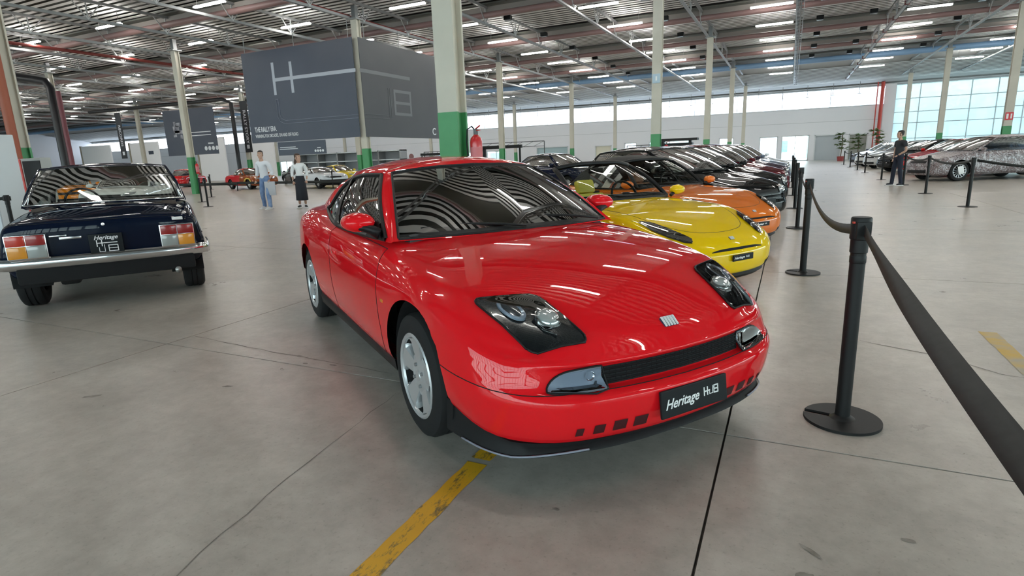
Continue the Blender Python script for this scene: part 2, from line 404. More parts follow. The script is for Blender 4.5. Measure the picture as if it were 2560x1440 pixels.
    # other walls, outside the frame; the south one is the glazed front seen mirrored in the paint
    quadwall('wall_west', [(XW, YS, 0), (XW, YN+.3, 0), (XW, YN+.3, ROOF+.3), (XW, YS, ROOF+.3)])
    r = D.objects.new('wall_south', None); COL.objects.link(r); structure(r)
    mb = MB(); L = XE-XW; cx = (XE+XW)/2
    mb.box((cx, YS-.15, .4), (L, .3, .8)); mb.box((cx, YS-.15, 7.85), (L, .3, 1.7)); mb.build('wall_masonry', WALLM, r)
    MB().box((cx, YS-.1, 3.9), (L, .012, 6.2)).build('window_pane', PANE, r)
    mb = MB(); x = XW
    while x <= XE: mb.box((x, YS, 3.9), (.1, .14, 6.2)); x += 1.4
    for i in range(9): mb.box((cx, YS, .85+i*.77), (L, .14, .09))
    tag(mb.build('window_bars', WALLM, r), kind='stuff')
    r = D.objects.new('wall_east', None); COL.objects.link(r); structure(r)
    mb = MB(); mb.box((XE+.15, (YS+YN)/2, .5), (.3, YN-YS, 1.)); mb.box((XE+.15, (YS+YN)/2, 7.6), (.3, YN-YS, 2.2)); mb.build('wall_masonry', WALLM, r)
    MB().box((XE+.15, (YS+YN)/2, 3.75), (.012, YN-YS, 5.5)).build('window_pane', PANE, r)  # unseen east glazing, kept for the daylight it lets in
    mb = MB(); yy = YS
    while yy <= YN: mb.box((XE+.1, yy, 3.75), (.1, .12, 5.5)); yy += 2.
    tag(mb.build('window_bars', WALLM, r), kind='stuff')
make_walls()

TRX = [-4.4+4.27*k for k in range(-17, 9)]            # truss lines, parallel to the aisle
def make_ceiling():
    deck = mat('roof_deck', (.075, .077, .072), .8); slat = mat('roof_slat', (.90, .91, .91), .45)
    panel = noise_mix('roof_panel', (.10, .104, .092), (.13, .135, .118), .4, .7)
    c = structure(MB().box(((XW+XE)/2, (YS+YN)/2, ROOF+.05), (XE-XW, YN-YS+.6, .1)).build('ceiling', deck))
    # ribbed sheets: every rib is a piece of the ceiling; closed dark strips over the purlin pipes
    y = YS+.3; k = 0; me = MB().box((0, 0, 0), (XE-XW, .20, .014)).mesh('ceiling_slat', slat)
    P0, PER = -1.2, 6.52
    while y < YN:
        ph = (y-P0) % PER
        if ph > 1.55:
            link('ceiling_slat', me, c, ((XW+XE)/2, y, 8.2-max(0, y-57)*.155)); k += 1
        y += .40
    pm = MB().box((0, 0, 0), (XE-XW, 1.5, .06)).mesh('ceiling_panel', panel)
    pips = []
    y = P0-2*PER
    while y < YN:
        if YS < y < 56: link('ceiling_panel', pm, c, ((XW+XE)/2, y+.78, 8.12)); pips.append(y)
        y += PER
    MB().add([(XW, 57, 8.3), (XE, 57, 8.3), (XE, YN+.2, 6.92), (XW, YN+.2, 6.92)], [(0, 1, 2, 3)]).build('ceiling_soffit', mat('soffit_grey', (.42, .425, .42), .8), c)
    return c, pips
CEIL, PIPES = make_ceiling()
def make_pipes():
    for i, y in enumerate(PIPES):
        if y > 58: continue
        blue = y > 48; m = BLUEPIPE if blue else BROWNPIPE; r = .13 if not blue else .2
        tag(MB().tube([(XW+.5, y, 7.62), (XE-.5, y, 7.62)], r, 10, cap=True).build('service_pipe', m, smooth=40),
            (('wide blue service pipe under the roof, %s' % ('nearer of the two' if y < 52 else 'further one by the clerestory')) if blue else 'maroon service pipe crossing under the ribbed roof, row %s' % ('one two three four five six seven eight nine ten'.split()[i % 10])), 'pipe', 'service pipes under the roof')
        tag(MB().box(((XW+XE)/2, y+.28, 7.92), (XE-XW-1, .1, .22)).build('purlin', mat('purlin_grey', (.30, .27, .25), .5) if not blue else STEEL), kind='structure')
make_pipes()
def make_truss(x):
    t = D.objects.new('roof_truss', None); COL.objects.link(t); structure(t); t.location = (x, 0, 0)
    L0, L1 = YS+.2, YN
    m = MB(); m.box((0, (L0+L1)/2, 7.25), (.14, L1-L0, .02)); m.box((0, (L0+L1)/2, 7.31), (.02, L1-L0, .1)); m.build('bottom_chord', STEEL, t)
    MB().box((0, (L0+L1)/2, 7.98), (.12, L1-L0, .1)).build('top_chord', STEEL, t)
    return t
def make_trusses():
    web = MB()
    for z0, z1, dy in ((7.3, 7.95, .55), (7.3, 7.95, -.55)): web.bar((0, 0, z0), (0, dy, z1), .035, .035)
    for zz in (7.5, 7.62, 7.74): web.box((.0, .0, zz), (.03, .5-(zz-7.5), .02))
    web.box((0, 0, 7.62), (.04, .04, .66))
    me = web.mesh('web_strut', LIGHTSTEEL)
    for x in TRX:
        if x < -82: continue
        t = make_truss(x)
        for i, y in enumerate(PIPES):
            if y < 3: continue
            link('web_strut', me, t, (0, y+.1, 0)); 
            if x > -40 and y < 48: link('web_strut', me, t, (0, y-3.2, 0))
make_trusses()
def make_columns():
    H = 7.22
    def shaft(mb, z0, z1, e=0.):
        w, d, t = .31+e, .27+e, .04+e
        mb.box((0, -d/2+t/2, (z0+z1)/2), (w, t, z1-z0)); mb.box((0, d/2-t/2, (z0+z1)/2), (w, t, z1-z0)); mb.box((0, 0, (z0+z1)/2), (.16+e, d-2*t, z1-z0))
    m1 = MB(); shaft(m1, 1.92, H); me1 = m1.mesh('column_shaft', BEIGE)
    m2 = MB(); shaft(m2, 0, 1.92, .004); me2 = m2.mesh('painted_band', GREEN)
    m3 = MB(); m3.box((0, 0, H+.02), (.5, .5, .05)); m3.box((0, 0, H+.3), (.2, .2, .5)); me3 = m3.mesh('column_cap', STEEL)
    names = 'one two three four five six seven'.split()
    for i, x in enumerate((8.9, -4.3, -17.05, -28.8, -40.35, -54, -66.6)):
        for j, y in enumerate((7.18, 20.9, 34.5, 48.1, 61.8)):
            if i == 0 and j < 2: continue
            x0 = x
            if i == 2 and j == 0: x, y = -16.45, 7.62
            c = D.objects.new('column', None); COL.objects.link(c); structure(c); c.location = (x, y, 0); x = x0
            link('column_shaft', me1, c); link('column_cap', me3, c)
            link('painted_band', me2, c)
make_columns()
def make_tray():
    t = thing('cable_tray', 'long straight galvanised cable tray under the roof above the aisle', 'cable tray', (-.02, 0, 7.2))
    L0, L1 = 6., YN-.2
    MB().box((-.14, (L0+L1)/2, 0), (.02, L1-L0, .08)).build('side_rail', LIGHTSTEEL, t)
    MB().box((.14, (L0+L1)/2, 0), (.02, L1-L0, .08)).build('side_rail', LIGHTSTEEL, t)
    me = MB().box((0, 0, 0), (.27, .12, .02)).mesh('tray_rung', STEEL)
    y = L0
    while y < L1: link('tray_rung', me, t, (0, y, 0)); y += .9 if y < 40 else 2.
    MB().tube([(.02, L0, .02), (.02, L1, .02)], .035, 6).build('cable', mat('cable_grey', (.3, .3, .3), .5), t)
    # the darker ducted tray one bay to the east
    d = thing('busbar_duct', 'grey busbar duct with dark collars running to the clerestory', 'duct', (4.15, 0, 7.25))
    MB().box((0, (L0+L1)/2, 0), (.1, L1-L0, .12)).build('duct_body', LIGHTSTEEL, d); MB().box((.09, (L0+L1)/2, .03), (.05, L1-L0, .1)).build('duct_rail', STEELD, d)
    me = MB().box((0, 0, 0), (.2, .12, .18)).mesh('duct_collar', mat('collar_red', (.16, .05, .05), .5)); y = L0+2
    while y < L1: link('duct_collar', me, d, (0, y, 0)); y += 3.4
make_tray()
def make_lamps():
    body = mat('lamp_housing', (.55, .55, .56), .4); em = mat('lamp_tube', (1, 1, 1), .4, emit=(1., .97, .9), es=LAMP)
    mbody = MB().bbox((0, 0, .045), (1.8, .05, .05), .01).mesh('housing', body)
    mdiff = MB().bbox((0, 0, 0), (1.76, .14, .05), .02).mesh('diffuser', em)
    mhang = MB().box((0, 0, .36), (.012, .012, .58)).mesh('hanger', STEEL)
    n = 0
    xs = [11.9, 5.5, -1.2, -7.9, -14.7, -20.9, -27.4, -33.8, -40.4, -47, -55, -63, -72]
    for x in xs:
        for j in range(0, 13):
            y = 3.6+j*4.45+(.35 if x > 0 else 0)
            if y > 60 or y < -12: continue
            t = thing('strip_lamp', '', 'lamp', (x, y, 7.55), 0, 'strip lamps under the roof'); n += 1
            link('diffuser', mdiff, t); link('housing', mbody, t)
            link('hanger', mhang, t, (-.7, 0, 0)); link('hanger', mhang, t, (.7, 0, 0))
            if y > 58 or y < 4: pass
            col = {11.9: 'over the parked cars east of the aisle', 5.5: 'east of the aisle duct', -1.2: 'over the aisle tray', -7.9: 'above the red coupe\'s bay', -14.7: 'in front of the grey corner banner'}.get(x, {-20.9: 'just west of the corner banner column', -27.4: 'above the left rear column', -33.8: 'over the rally cars', -40.4: 'by the black rainwater pipe', -47: 'in the next bay west of that pipe', -55: 'two bays west of that pipe', -63: 'three bays west of that pipe', -72: 'furthest west'}.get(x, ''))
            oo = 'first second third fourth fifth sixth seventh eighth ninth tenth eleventh twelfth thirteenth fourteenth fifteenth'.split()[max(0, j)]
            t['label'] = 'white strip lamp, %s of the line %s' % (oo, col)
    # wide-beam floods seen in pairs between the bays
    fm = MB().bbox((0, 0, 0), (.34, .26, .2), .03).mesh('flood_housing', BLACK); fl = MB().bbox((0, 0, -.11), (.28, .2, .02), .005).mesh('flood_lens', mat('lens_grey', (.3, .3, .32), .2))
    for x in (-12.2, -5.9, .9, 3.2, 7.4):
        for y in (12.4, 16.9, 21.4, 25.8, 30.2, 34.7, 39.2, 43.6, 48.):
            t = thing('sensor_box', '', 'sensor', (x, y, 7.6), 0, 'black sensor boxes under the roof'); link('flood_housing', fm, t); link('flood_lens', fl, t)
            t['label'] = 'small black box under the roof, %s in the line %s' % (('first second third fourth fifth sixth seventh eighth ninth').split()[int(round((y-12.4)/4.45))], {-12.2: 'east of the corner banner', -5.9: 'west of the tall middle columns', .9: 'just east of the cable tray', 3.2: 'just west of the busbar duct', 7.4: 'by the right-hand columns'}[x])
make_lamps()
# ------------------------------------------------------------------ car building kit (car space: x forward from the front axle, y left, z up)
NOSE = [(0, 0), (.22, .008), (.42, .03), (.6, .065), (.72, .11), (.82, .175), (.9, .26), (.955, .37), (.985, .48), (1, .62)]
def arc_resample(pts, n):
    P = np.array(spline([(a, b) for a, b in pts], 12)); d = np.r_[0, np.cumsum(np.hypot(*np.diff(P, axis=0).T))]
    t = np.linspace(0, d[-1], n); return np.c_[np.interp(t, d, P[:, 0]), np.interp(t, d, P[:, 1])]
def soft(pts, sig=.10):
    """the same curve with its corners rounded off"""
    f = pchip(pts); xs = sorted(p[0] for p in pts); a, b = xs[0], xs[-1]
    if len(pts) < 3: return f
    x = np.linspace(a, b, 400); y = f(x); h = x[1]-x[0]; k = max(1, int(3*sig/h)); w = np.exp(-.5*(np.arange(-k, k+1)*h/sig)**2); w /= w.sum()
    i = np.arange(1, k+1); ye = np.r_[(2*y[0]-y[np.minimum(i, 399)])[::-1], y, 2*y[-1]-y[np.maximum(399-i, 0)]]
    ys = np.convolve(ye, w, 'valid'); return lambda q: np.interp(q, x, ys)
def loft(rows, zc, nose=NOSE, tail=NOSE, ns=84, nn=18, sub=4, p=2.3, spine=(.45, .45), tops=(.1, .28, .5, .75, 1.)):
    """half body: rows of (xn, xt, W(x), Z(x), kn, kt) from sill to shoulder, then the crown as a height field. Returns dense grid [row][u]"""
    N = arc_resample(nose, nn); T = arc_resample(tail, nn); CP = []
    for (xn, xt, W, Z, kn, kt, *rec) in rows:
        Wf, Zf = soft(W), soft(Z, .06); xj = xn-N[-1, 1]*kn; xk = xt+T[-1, 1]*kt
        xs = np.r_[xn-N[:, 1]*kn, np.linspace(xj, xk, ns)[1:-1], (xt+T[:, 1]*kt)[::-1]]
        ys = np.r_[N[:, 0]*Wf(xj), Wf(np.linspace(xj, xk, ns)[1:-1]), (T[:, 0]*Wf(xk))[::-1]]
        zz = Zf(xs)
        if rec:
            q = np.clip((ys-.50)/.20, 0, 1); q = q*q*(3-2*q); xs = xs-np.where(xs > .3, rec[0]*(1-q), 0)
        CP.append(np.c_[xs, ys, zz])
    sh = CP[-1]; zcf = soft(zc, .14); o = np.argsort(sh[:, 0]); sx, sy, sz = sh[o, 0], sh[o, 1], sh[o, 2]
    xf, xr = sh[0, 0]-spine[0], sh[-1, 0]+spine[1]
    def H(x, y):
        x = np.asarray(x, float); yy = np.maximum(np.interp(x, sx, sy), 1e-4); r = np.clip(np.abs(y)/yy, 0, 1)**p; c = zcf(x); return c-(c-np.interp(x, sx, sz))*r
    for s in tops:
        y = sh[:, 1]*(1-s); x = sh[:, 0]*(1-s)+np.clip(sh[:, 0], xr, xf)*s; CP.append(np.c_[x, y, H(x, y)])
    CP = np.array(CP); nr = len(CP); d = np.linalg.norm(np.diff(CP, axis=0), axis=2).mean(1); t = np.r_[0, np.cumsum(d)]
    tt = np.concatenate([np.linspace(t[i], t[i+1], sub, endpoint=False) for i in range(nr-1)]+[[t[-1]]])
    G = np.zeros((len(tt), CP.shape[1], 3))
    for u in range(CP.shape[1]):
        for k in range(3): G[:, u, k] = pchip(list(zip(t, CP[:, u, k])))(tt)
    # the crown straight from its height field, then the shoulder eased so no ridge shows
    c0 = (len(rows)-1)*sub; sv = np.interp(np.arange(len(tt)-c0)/sub, np.arange(len(tops)+1), (0,)+tuple(tops))
    for i, s in enumerate(sv):
        y = sh[:, 1]*(1-s); x = sh[:, 0]*(1-s)+np.clip(sh[:, 0], xr, xf)*s; G[c0+i] = np.c_[x, y, H(x, y)]
    for _ in range(10):
        B = G.copy(); lo, hi = c0-sub+1, min(c0+2*sub, len(tt)-1); B[lo:hi] = .5*G[lo:hi]+.25*(G[lo-1:hi-1]+G[lo+1:hi+1]); G = B
    G[:, 0, 1] = 0; G[:, -1, 1] = 0; G[-1, :, 1] = 0
    return G, H, len(rows), sub, nn
def useg(G, r, a, b): return {u for u in range(G.shape[1]-1) if a < .5*(G[r, u, 0]+G[r, u+1, 0]) < b}
def mirror_grid(G, cut=None):
    """both halves as one bmesh; faces carry (row, u) so they can be sorted into panels"""
    R, U, _ = G.shape; bm = bmesh.new(); lr = bm.faces.layers.int.new('r'); lu = bm.faces.layers.int.new('u'); ls = bm.faces.layers.int.new('s')
    for s in (1, -1):
        V = [[bm.verts.new((G[r, u, 0], -s*G[r, u, 1], G[r, u, 2])) for u in range(U)] for r in range(R)]
        for r in range(R-1):
            for u in range(U-1):
                q = [V[r][u], V[r][u+1], V[r+1][u+1], V[r+1][u]]
                f = bm.faces.new(q[::-1] if s > 0 else q); f[lr] = r; f[lu] = u; f[ls] = s; f.smooth = True
    bmesh.ops.remove_doubles(bm, verts=bm.verts[:], dist=1e-4); return bm
def cut_arch(bm, xw, zw, R, ymin=.5, flat=None):
    """open a wheel arch and pull its edge on to the arch line"""
    def rad(a): return R if flat is None else flat(a)
    kill = []
    for f in bm.faces:
        c = f.calc_center_median()
        if abs(c.y) < ymin: continue
        dx, dz = c.x-xw, c.z-zw
        if math.hypot(dx, dz) < rad(math.atan2(dz, dx)): kill.append(f)
    bmesh.ops.delete(bm, geom=kill, context='FACES')
    for v in bm.verts:
        if v.is_boundary and abs(v.co.y) > ymin:
            dx, dz = v.co.x-xw, v.co.z-zw; d = math.hypot(dx, dz); r = rad(math.atan2(dz, dx))
            if abs(d-r) < .06 and d > 1e-6: v.co.x = xw+dx/d*r; v.co.z = zw+dz/d*r
def bvh_of(bm): bm.normal_update(); return BVHTree.FromBMesh(bm)
def split_panels(bm, pick, mats, parent, gap=None, only=None):
    """pick(row,u,side,centre) -> panel name; every panel is a mesh of its own with the body's normals"""
    bm.normal_update(); lr, lu, ls = (bm.faces.layers.int[k] for k in 'rus')
    groups = {}
    for f in bm.faces: groups.setdefault(pick(f[lr], f[lu], f[ls], f.calc_center_median()), []).append(f)
    seams = MB(); out = {}
    for nm, fs in groups.items():
        if nm is None: continue
        idx = {}; V = []; F = []; N = []
        for f in fs:
            q = []
            for v in f.verts:
                if v.index not in idx: idx[v.index] = len(V); V.append(v.co[:]); N.append(v.normal[:])
                q.append(idx[v.index])
            F.append(q)
        base = nm.split('#')[0]; me = D.meshes.new(base); me.from_pydata(V, [], F); me.polygons.foreach_set('use_smooth', [True]*len(F))
        mm = mats.get(base, mats['*']); me.materials.append(mm); me.update()
        try: me.normals_split_custom_set_from_vertices(N)
        except Exception: pass
        out[nm] = link(base, me, parent)
    if gap:
        own = {f: nm for nm, fs in groups.items() for f in fs}
        for e in bm.edges:
            if len(e.link_faces) == 2 and own[e.link_faces[0]] != own[e.link_faces[1]] and (only is None or any(str(own[f]).split('#')[0] in only for f in e.link_faces)):
                n = (e.link_faces[0].normal+e.link_faces[1].normal).normalized()*.0006
                seams.bar(e.verts[0].co+n, e.verts[1].co+n, gap, gap*.6, up=n.normalized())
        if seams.v: tag(seams.build('panel_gap', DARK, parent, fix=False), kind='stuff')
    return out
def arch_liner(parent, xw, zw, R, y0, y1):
    mb = MB()
    for s in (1, -1):
        mb.lathe([(R, s*y0), (R, s*y1), (.1, s*y1)], 20, (xw, 0, zw), 'Y', a0=-.25, a1=PI+.25)
    return tag(mb.build('wheel_housing', DARK, parent, fix=False), kind='stuff')
def conform(bvh, P, direction, off, n=10, m=10, bulge=None):
    """Coons-like patch from four corner points P (in order) cast along direction onto the body and lifted by off"""
    P = [Vector(p) for p in P]; d = Vector(direction).normalized(); rows = []
    for i in range(n+1):
        r = []
        for j in range(m+1):
            s, t = j/m, i/n
            q = P[0]*(1-s)*(1-t)+P[1]*s*(1-t)+P[2]*s*t+P[3]*(1-s)*t
            h, nn, _, _ = bvh.ray_cast(q-d*1.5, d, 4)
            if h is None:
                h, nn, _, _ = bvh.find_nearest(q)
            if nn.dot(d) > 0: nn = -nn
            r.append(h+nn*(off+(bulge(s, t) if bulge else 0)))
        rows.append(r)
    return rows
def conform_poly(bvh, poly, direction, off, k=3):
    """star-shaped outline (3-D points) cast on to the body: rings shrinking to the middle"""
    d = Vector(direction).normalized(); P = [Vector(p) for p in poly]; Q = []
    for a, b in zip(P, P[1:]+P[:1]):
        m = max(1, min(6, int((b-a).length/.03))); Q += [a.lerp(b, i/m) for i in range(m)]
    c = sum(Q, Vector())/len(Q); n = len(Q); V = []; F = []
    fr = {1: (1, .6, .25), 2: (1, .75, .45, .2), 3: (1, .94, .84, .7, .54, .36, .18), 4: (1, .97, .9, .8, .68, .54, .4, .26, .12)}[k]
    for f in fr:
        for q in Q:
            p = c.lerp(q, f); h, nn, _, _ = bvh.ray_cast(p-d*1.5, d, 4)
            if h is None: h, nn, _, _ = bvh.find_nearest(p)
            if nn.dot(d) > 0: nn = -nn
            V.append(h+nn*off)
    for i in range(len(fr)-1):
        for j in range(n): F.append((i*n+j, i*n+(j+1) % n, (i+1)*n+(j+1) % n, (i+1)*n+j))
    F.append(tuple((len(fr)-1)*n+j for j in range(n))); return MB().add([v[:] for v in V], F)
def relax(o, n=6):
    bm = bmesh.new(); bm.from_mesh(o.data); vs = [v for v in bm.verts if not v.is_boundary]
    for _ in range(n): bmesh.ops.smooth_vert(bm, verts=vs, factor=.5, use_axis_x=True, use_axis_y=True, use_axis_z=True)
    bm.to_mesh(o.data); bm.free(); return o
def conform_line(bvh, pts, direction, off, seg=6):
    d = Vector(direction).normalized(); out = []
    for p in spline(pts, seg):
        h, nn, _, _ = bvh.ray_cast(Vector(p)-d*1.5, d, 4)
        if h is None: h, nn, _, _ = bvh.find_nearest(Vector(p))
        if nn.dot(d) > 0: nn = -nn
        out.append(h+nn*off)
    return out
def cabin(parent, B, T, tags, fb, ft, bulge, roofz, bodym, glassm, trimm, roofm=None, seg=6, frit=True, trim_r=.007, nrow=7, roofp=2.2, roofname='roof', side_trim=1.):
    """greenhouse from base outline B and roof outline T (half, front centre to rear centre); tags name each span"""
    b = np.array(spline(B, seg)); t = np.array(spline(T, seg)); n = len(b); kk = np.arange(n)/seg
    fbv = pchip(list(enumerate(fb)))(kk); ftv = pchip(list(enumerate(ft)))(kk); bul = pchip(list(enumerate(bulge)))(kk)
    rows = []; tan = np.gradient(b, axis=0); ch = t-b; nrm = np.cross(ch, tan); nrm /= np.linalg.norm(nrm, axis=1)[:, None]+1e-9
    # outward: away from the cabin centre
    cen = np.array([b[:, 0].mean(), 0, b[:, 2].mean()])
    sg = np.sign(((b-cen)*nrm).sum(1)); nrm *= sg[:, None]
    fr = [np.zeros(n)]+[fbv+(ftv-fbv)*q for q in ([0, .05]+list(np.linspace(.05, .95, nrow))[1:-1]+[.95, 1] if frit else np.linspace(0, 1, nrow))]+[np.ones(n)]
    for f in fr: rows.append(b+ch*f[:, None]+nrm*(bul*np.sin(PI*np.clip(f, 0, 1)))[:, None])
    for r in rows: r[0, 1] = 0; r[-1, 1] = 0
    R = len(rows); span = lambda u: tags[min(int(u//seg), len(tags)-1)]
    body = MB(); panes = {}
    for s in (1, -1):
        for u in range(n-1):
            tg = span(u)
            for r in range(R-1):
                q = [rows[r][u]*[1, s, 1], rows[r][u+1]*[1, s, 1], rows[r+1][u+1]*[1, s, 1], rows[r+1][u]*[1, s, 1]]
                q = q if s < 0 else q[::-1]
                if tg == 'body' or r in (0, R-2): body.add(q, [(0, 1, 2, 3)])
                else:
                    key = tg if tg in ('windscreen', 'rear_window') else tg+('+' if s > 0 else '-')
                    panes.setdefault(key, MB()).add(q, [(0, 1, 2, 3)], 1 if frit and (r in (1, R-3)) else 0)
    # roof
    rz = pchip(roofz); ring = [rows[-1]]; sh = rows[-1]; xf, xr = sh[0, 0]-.25, sh[-1, 0]+.25
    if xf < xr: xf = xr = (sh[0, 0]+sh[-1, 0])/2
    roof = MB(); o = np.argsort(sh[:, 0])
    for s in (.06, .16, .3, .5, .75, 1.):
        x = sh[:, 0]*(1-s)+np.clip(sh[:, 0], xr, xf)*s; y = sh[:, 1]*(1-s)
        yy = np.maximum(np.interp(x, sh[o, 0], sh[o, 1]), 1e-3); g = np.clip(y/yy, 0, 1)**roofp; ze = np.interp(x, sh[o, 0], sh[o, 2])
        c = np.maximum(rz(x), 0); ring.append(np.c_[x, y, c-(c-ze)*g])
    for s in (1, -1):
        for a, c in zip(ring[:-1], ring[1:]):
            for u in range(n-1):
                q = [a[u]*[1, s, 1], a[u+1]*[1, s, 1], c[u+1]*[1, s, 1], c[u]*[1, s, 1]]
                roof.add(q if s < 0 else q[::-1], [(0, 1, 2, 3)])
    def weld(mb, name, m, sm=True):
        me = D.meshes.new(name); me.from_pydata(mb.v, [], mb.f)
        for x in (m if isinstance(m, list) else [m]): me.materials.append(x)
        me.polygons.foreach_set('material_index', mb.m)
        bm = bmesh.new(); bm.from_mesh(me); bmesh.ops.remove_doubles(bm, verts=bm.verts[:], dist=2e-4)
        if sm:
            for f in bm.faces: f.smooth = True
        bm.to_mesh(me); bm.free(); me.update(); return link(name, me, parent)
    if roofm is None or roofm is bodym: 
        both = MB(); both.add(body.v, body.f); both.add(roof.v, roof.f); weld(both, roofname, bodym)
    else: weld(body, 'pillars', bodym); weld(roof, roofname, roofm)
    trims = MB()
    for k, mb in panes.items():
        nm = k.rstrip('+-'); o_ = weld(mb, nm, [glassm, trimm])
        bm = bmesh.new(); bm.from_mesh(o_.data)
        for e in bm.edges:
            if e.is_boundary: trims.tube([e.verts[0].co, e.verts[1].co], trim_r*(side_trim if nm == 'side_window' else 1), 5, cap=False)
        bm.free()
    tag(trims.build('window_seal', trimm, parent, smooth=True), kind='stuff')
    return rows
# wheels ------------------------------------------------------------------
_W = {}
def wheel_meshes(style, R=.295, rim=.2, w=.195):
    key = (style, R, rim, w)
    if key in _W: return _W[key]
    h = w/2
    tyre = MB().lathe([(rim-.01, -h+.02), (rim, -h+.006), (rim+.03, -h-.002), (R-.035, -h), (R-.01, -h+.014), (R, -h+.035), (R, -.03), (R-.008, -.028), (R-.008, -.02), (R, -.018), (R, .018), (R-.008, .02), (R-.008, .028), (R, .03), (R, h-.035), (R-.01, h-.014), (R-.035, h), (rim+.03, h+.002), (rim, h-.006), (rim-.01, h-.02)], 48, axis='Y').mesh('tyre', RUBBER, 35)
    barrel = MB().lathe([(rim+.004, -h+.004), (rim-.004, -h-.002), (rim-.016, -h+.004), (rim-.020, -h+.014)], 40, axis='Y').mesh('rim_barrel', [ALLOY], 35); inner = 0
    f = MB()
    if style == 'five':
        for k in range(5):
            a0 = 2*PI*k/5
            def P(r, a, y): return (r*math.sin(a0+a), y, r*math.cos(a0+a))
            ro = rim-.018; oy = -h+.012
            # broad flat spoke with a swept edge
            prof = [(.04, -.62, .62), (.075, -.50, .52), (.12, -.40, .42), (.16, -.36, .36), (ro-.012, -.42, .38), (ro, -.50, .46)]
            rows = []
            for (r, aa, ab) in prof:
                y = oy+.018*(1-((r-.05)/(ro-.05)))**1.5-.002
                rows.append([P(r, aa+.04, y+.06), P(r, aa, y+.012), P(r, aa+.05, y), P(r, (aa+ab)/2, y-.003), P(r, ab-.05, y), P(r, ab, y+.012), P(r, ab-.04, y+.06)])
            f.grid(rows)
        f.lathe([(.0, -h+.014), (.026, -h+.012), (.030, -h+.018), (.075, -h+.020), (.105, -h+.028)], 24, axis='Y')
        face = f.mesh('rim_face', ALLOY, 40)
        b = MB()
        for k in range(4):
            a = 2*PI*k/4+.4; b.lathe([(.0, -h+.012), (.009, -h+.013), (.010, -h+.03)], 8, (.052*math.cos(a), -.004, .052*math.sin(a)), 'Y')
        bolts = b.mesh('wheel_bolts', STEEL, 40)
    elif style == 'multi':
        n = 14
        for k in range(n):
            a0 = 2*PI*k/n; u = Vector((math.sin(a0), 0, math.cos(a0)))
            f.bar(u*.05+Vector((0, -h+.03, 0)), u*(rim-.014)+Vector((0, -h+.012, 0)), .016, .018, up=(0, 1, 0))
        f.lathe([(0, -h+.02), (.05, -h+.024), (.062, -h+.05)], 20, axis='Y'); face = f.mesh('rim_face', ALLOY, 40); bolts = None
    else:  # plain steel wheel with a hub cap
        f.lathe([(0, -h+.012), (.05, -h+.012), (.07, -h+.03), (.13, -h+.045), (rim-.04, -h+.03), (rim-.02, -h+.035)], 28, axis='Y'); face = f.mesh('rim_face', ALLOY if style == 'cap' else STEELD, 40); bolts = None
    back = MB().lathe([(0, -.03), (rim-.045, -.03), (rim-.03, -.02), (rim-.019, -h+.014)], 32, axis='Y').mesh('spoke_shade_disc', DARK)  # backing disc; the shade between the spokes is put into its near-black
    _W[key] = (tyre, barrel, face, bolts, back); return _W[key]
def put_wheel(parent, x, y, R=.295, style='five', rim=.2, w=.195, steer=0., spin=0., detail=True):
    t = D.objects.new('wheel', None); COL.objects.link(t); t.parent = parent; t.location = (x, y, R)
    t.rotation_euler = (0, spin, steer+(PI if y > 0 else 0))
    me = wheel_meshes(style, R, rim, w)
    for nm, m in zip(('tyre', 'rim_barrel', 'rim_face', 'wheel_bolts', 'spoke_shade_disc'), me):
        if m is None or (not detail and nm in ('wheel_bolts', 'rim_barrel')): continue
        link(nm, m, t)
    return t
def seat(parent, x, y, z, m, name='seat', hr=True):
    """bucket seat facing +x"""
    o = MB().bbox((x, y, z+.09), (.5, .5, .16), .05).build(name, m, parent, 40)
    c = Matrix.Rotation(-.35, 3, 'Y')
    MB().bbox((x-.32, y, z+.42), (.14, .5, .62), .05, rot=c).build('backrest', m, o, 40)
    if hr: MB().bbox((x-.44, y, z+.80), (.09, .26, .17), .035, rot=c).build('headrest', m, o, 40)
    return o
def steering_wheel(parent, x, y, z, m=BLACK):
    pts = []
    for i in range(24):
        a = 2*PI*i/24; pts.append(Vector((-.17*math.sin(a)*.42, .185*math.cos(a), .185*math.sin(a)*.91)))
    mb = MB().tube([(p.x+x, p.y+y, p.z+z) for p in pts], .014, 8, closed=True)
    for a in (.1, PI-.1, -PI/2): mb.bar((x+.02, y, z), (x-.17*math.sin(a)*.42, y+.185*math.cos(a), z+.185*math.sin(a)*.91), .03, .012)
    mb.bbox((x+.02, y, z), (.05, .1, .1), .02); mb.tube([(x, y, z), (x+.3, y, z-.14)], .03, 8)
    return mb.build('steering_wheel', m, parent, 40)
def emblem(parent, loc, rot, size=.07, name='badge'):
    e = MB().bbox((0, 0, -.003), (size*1.02, size*.62, .004), .002).build(name, mat('emblem_blue', (.03, .04, .10), .3), parent, loc=loc); e.rotation_euler = rot
    b = MB()
    for k in range(5):
        x = (k-2)*size*.2; b.add([(x-size*.085+size*.05, size*.36, .001), (x+size*.085+size*.05, size*.36, .001), (x+size*.065-size*.05, -size*.33, .001), (x-size*.065-size*.05, -size*.33, .001), (x-size*.03+size*.05, size*.3, .006), (x+size*.03+size*.05, size*.3, .006), (x+size*.03-size*.05, -size*.3, .006), (x-size*.03-size*.05, -size*.3, .006)],
                                 [(0, 1, 5, 4), (1, 2, 6, 5), (2, 3, 7, 6), (3, 0, 4, 7), (4, 5, 6, 7)])
    b.build('badge_bars', BADGE, e); return e
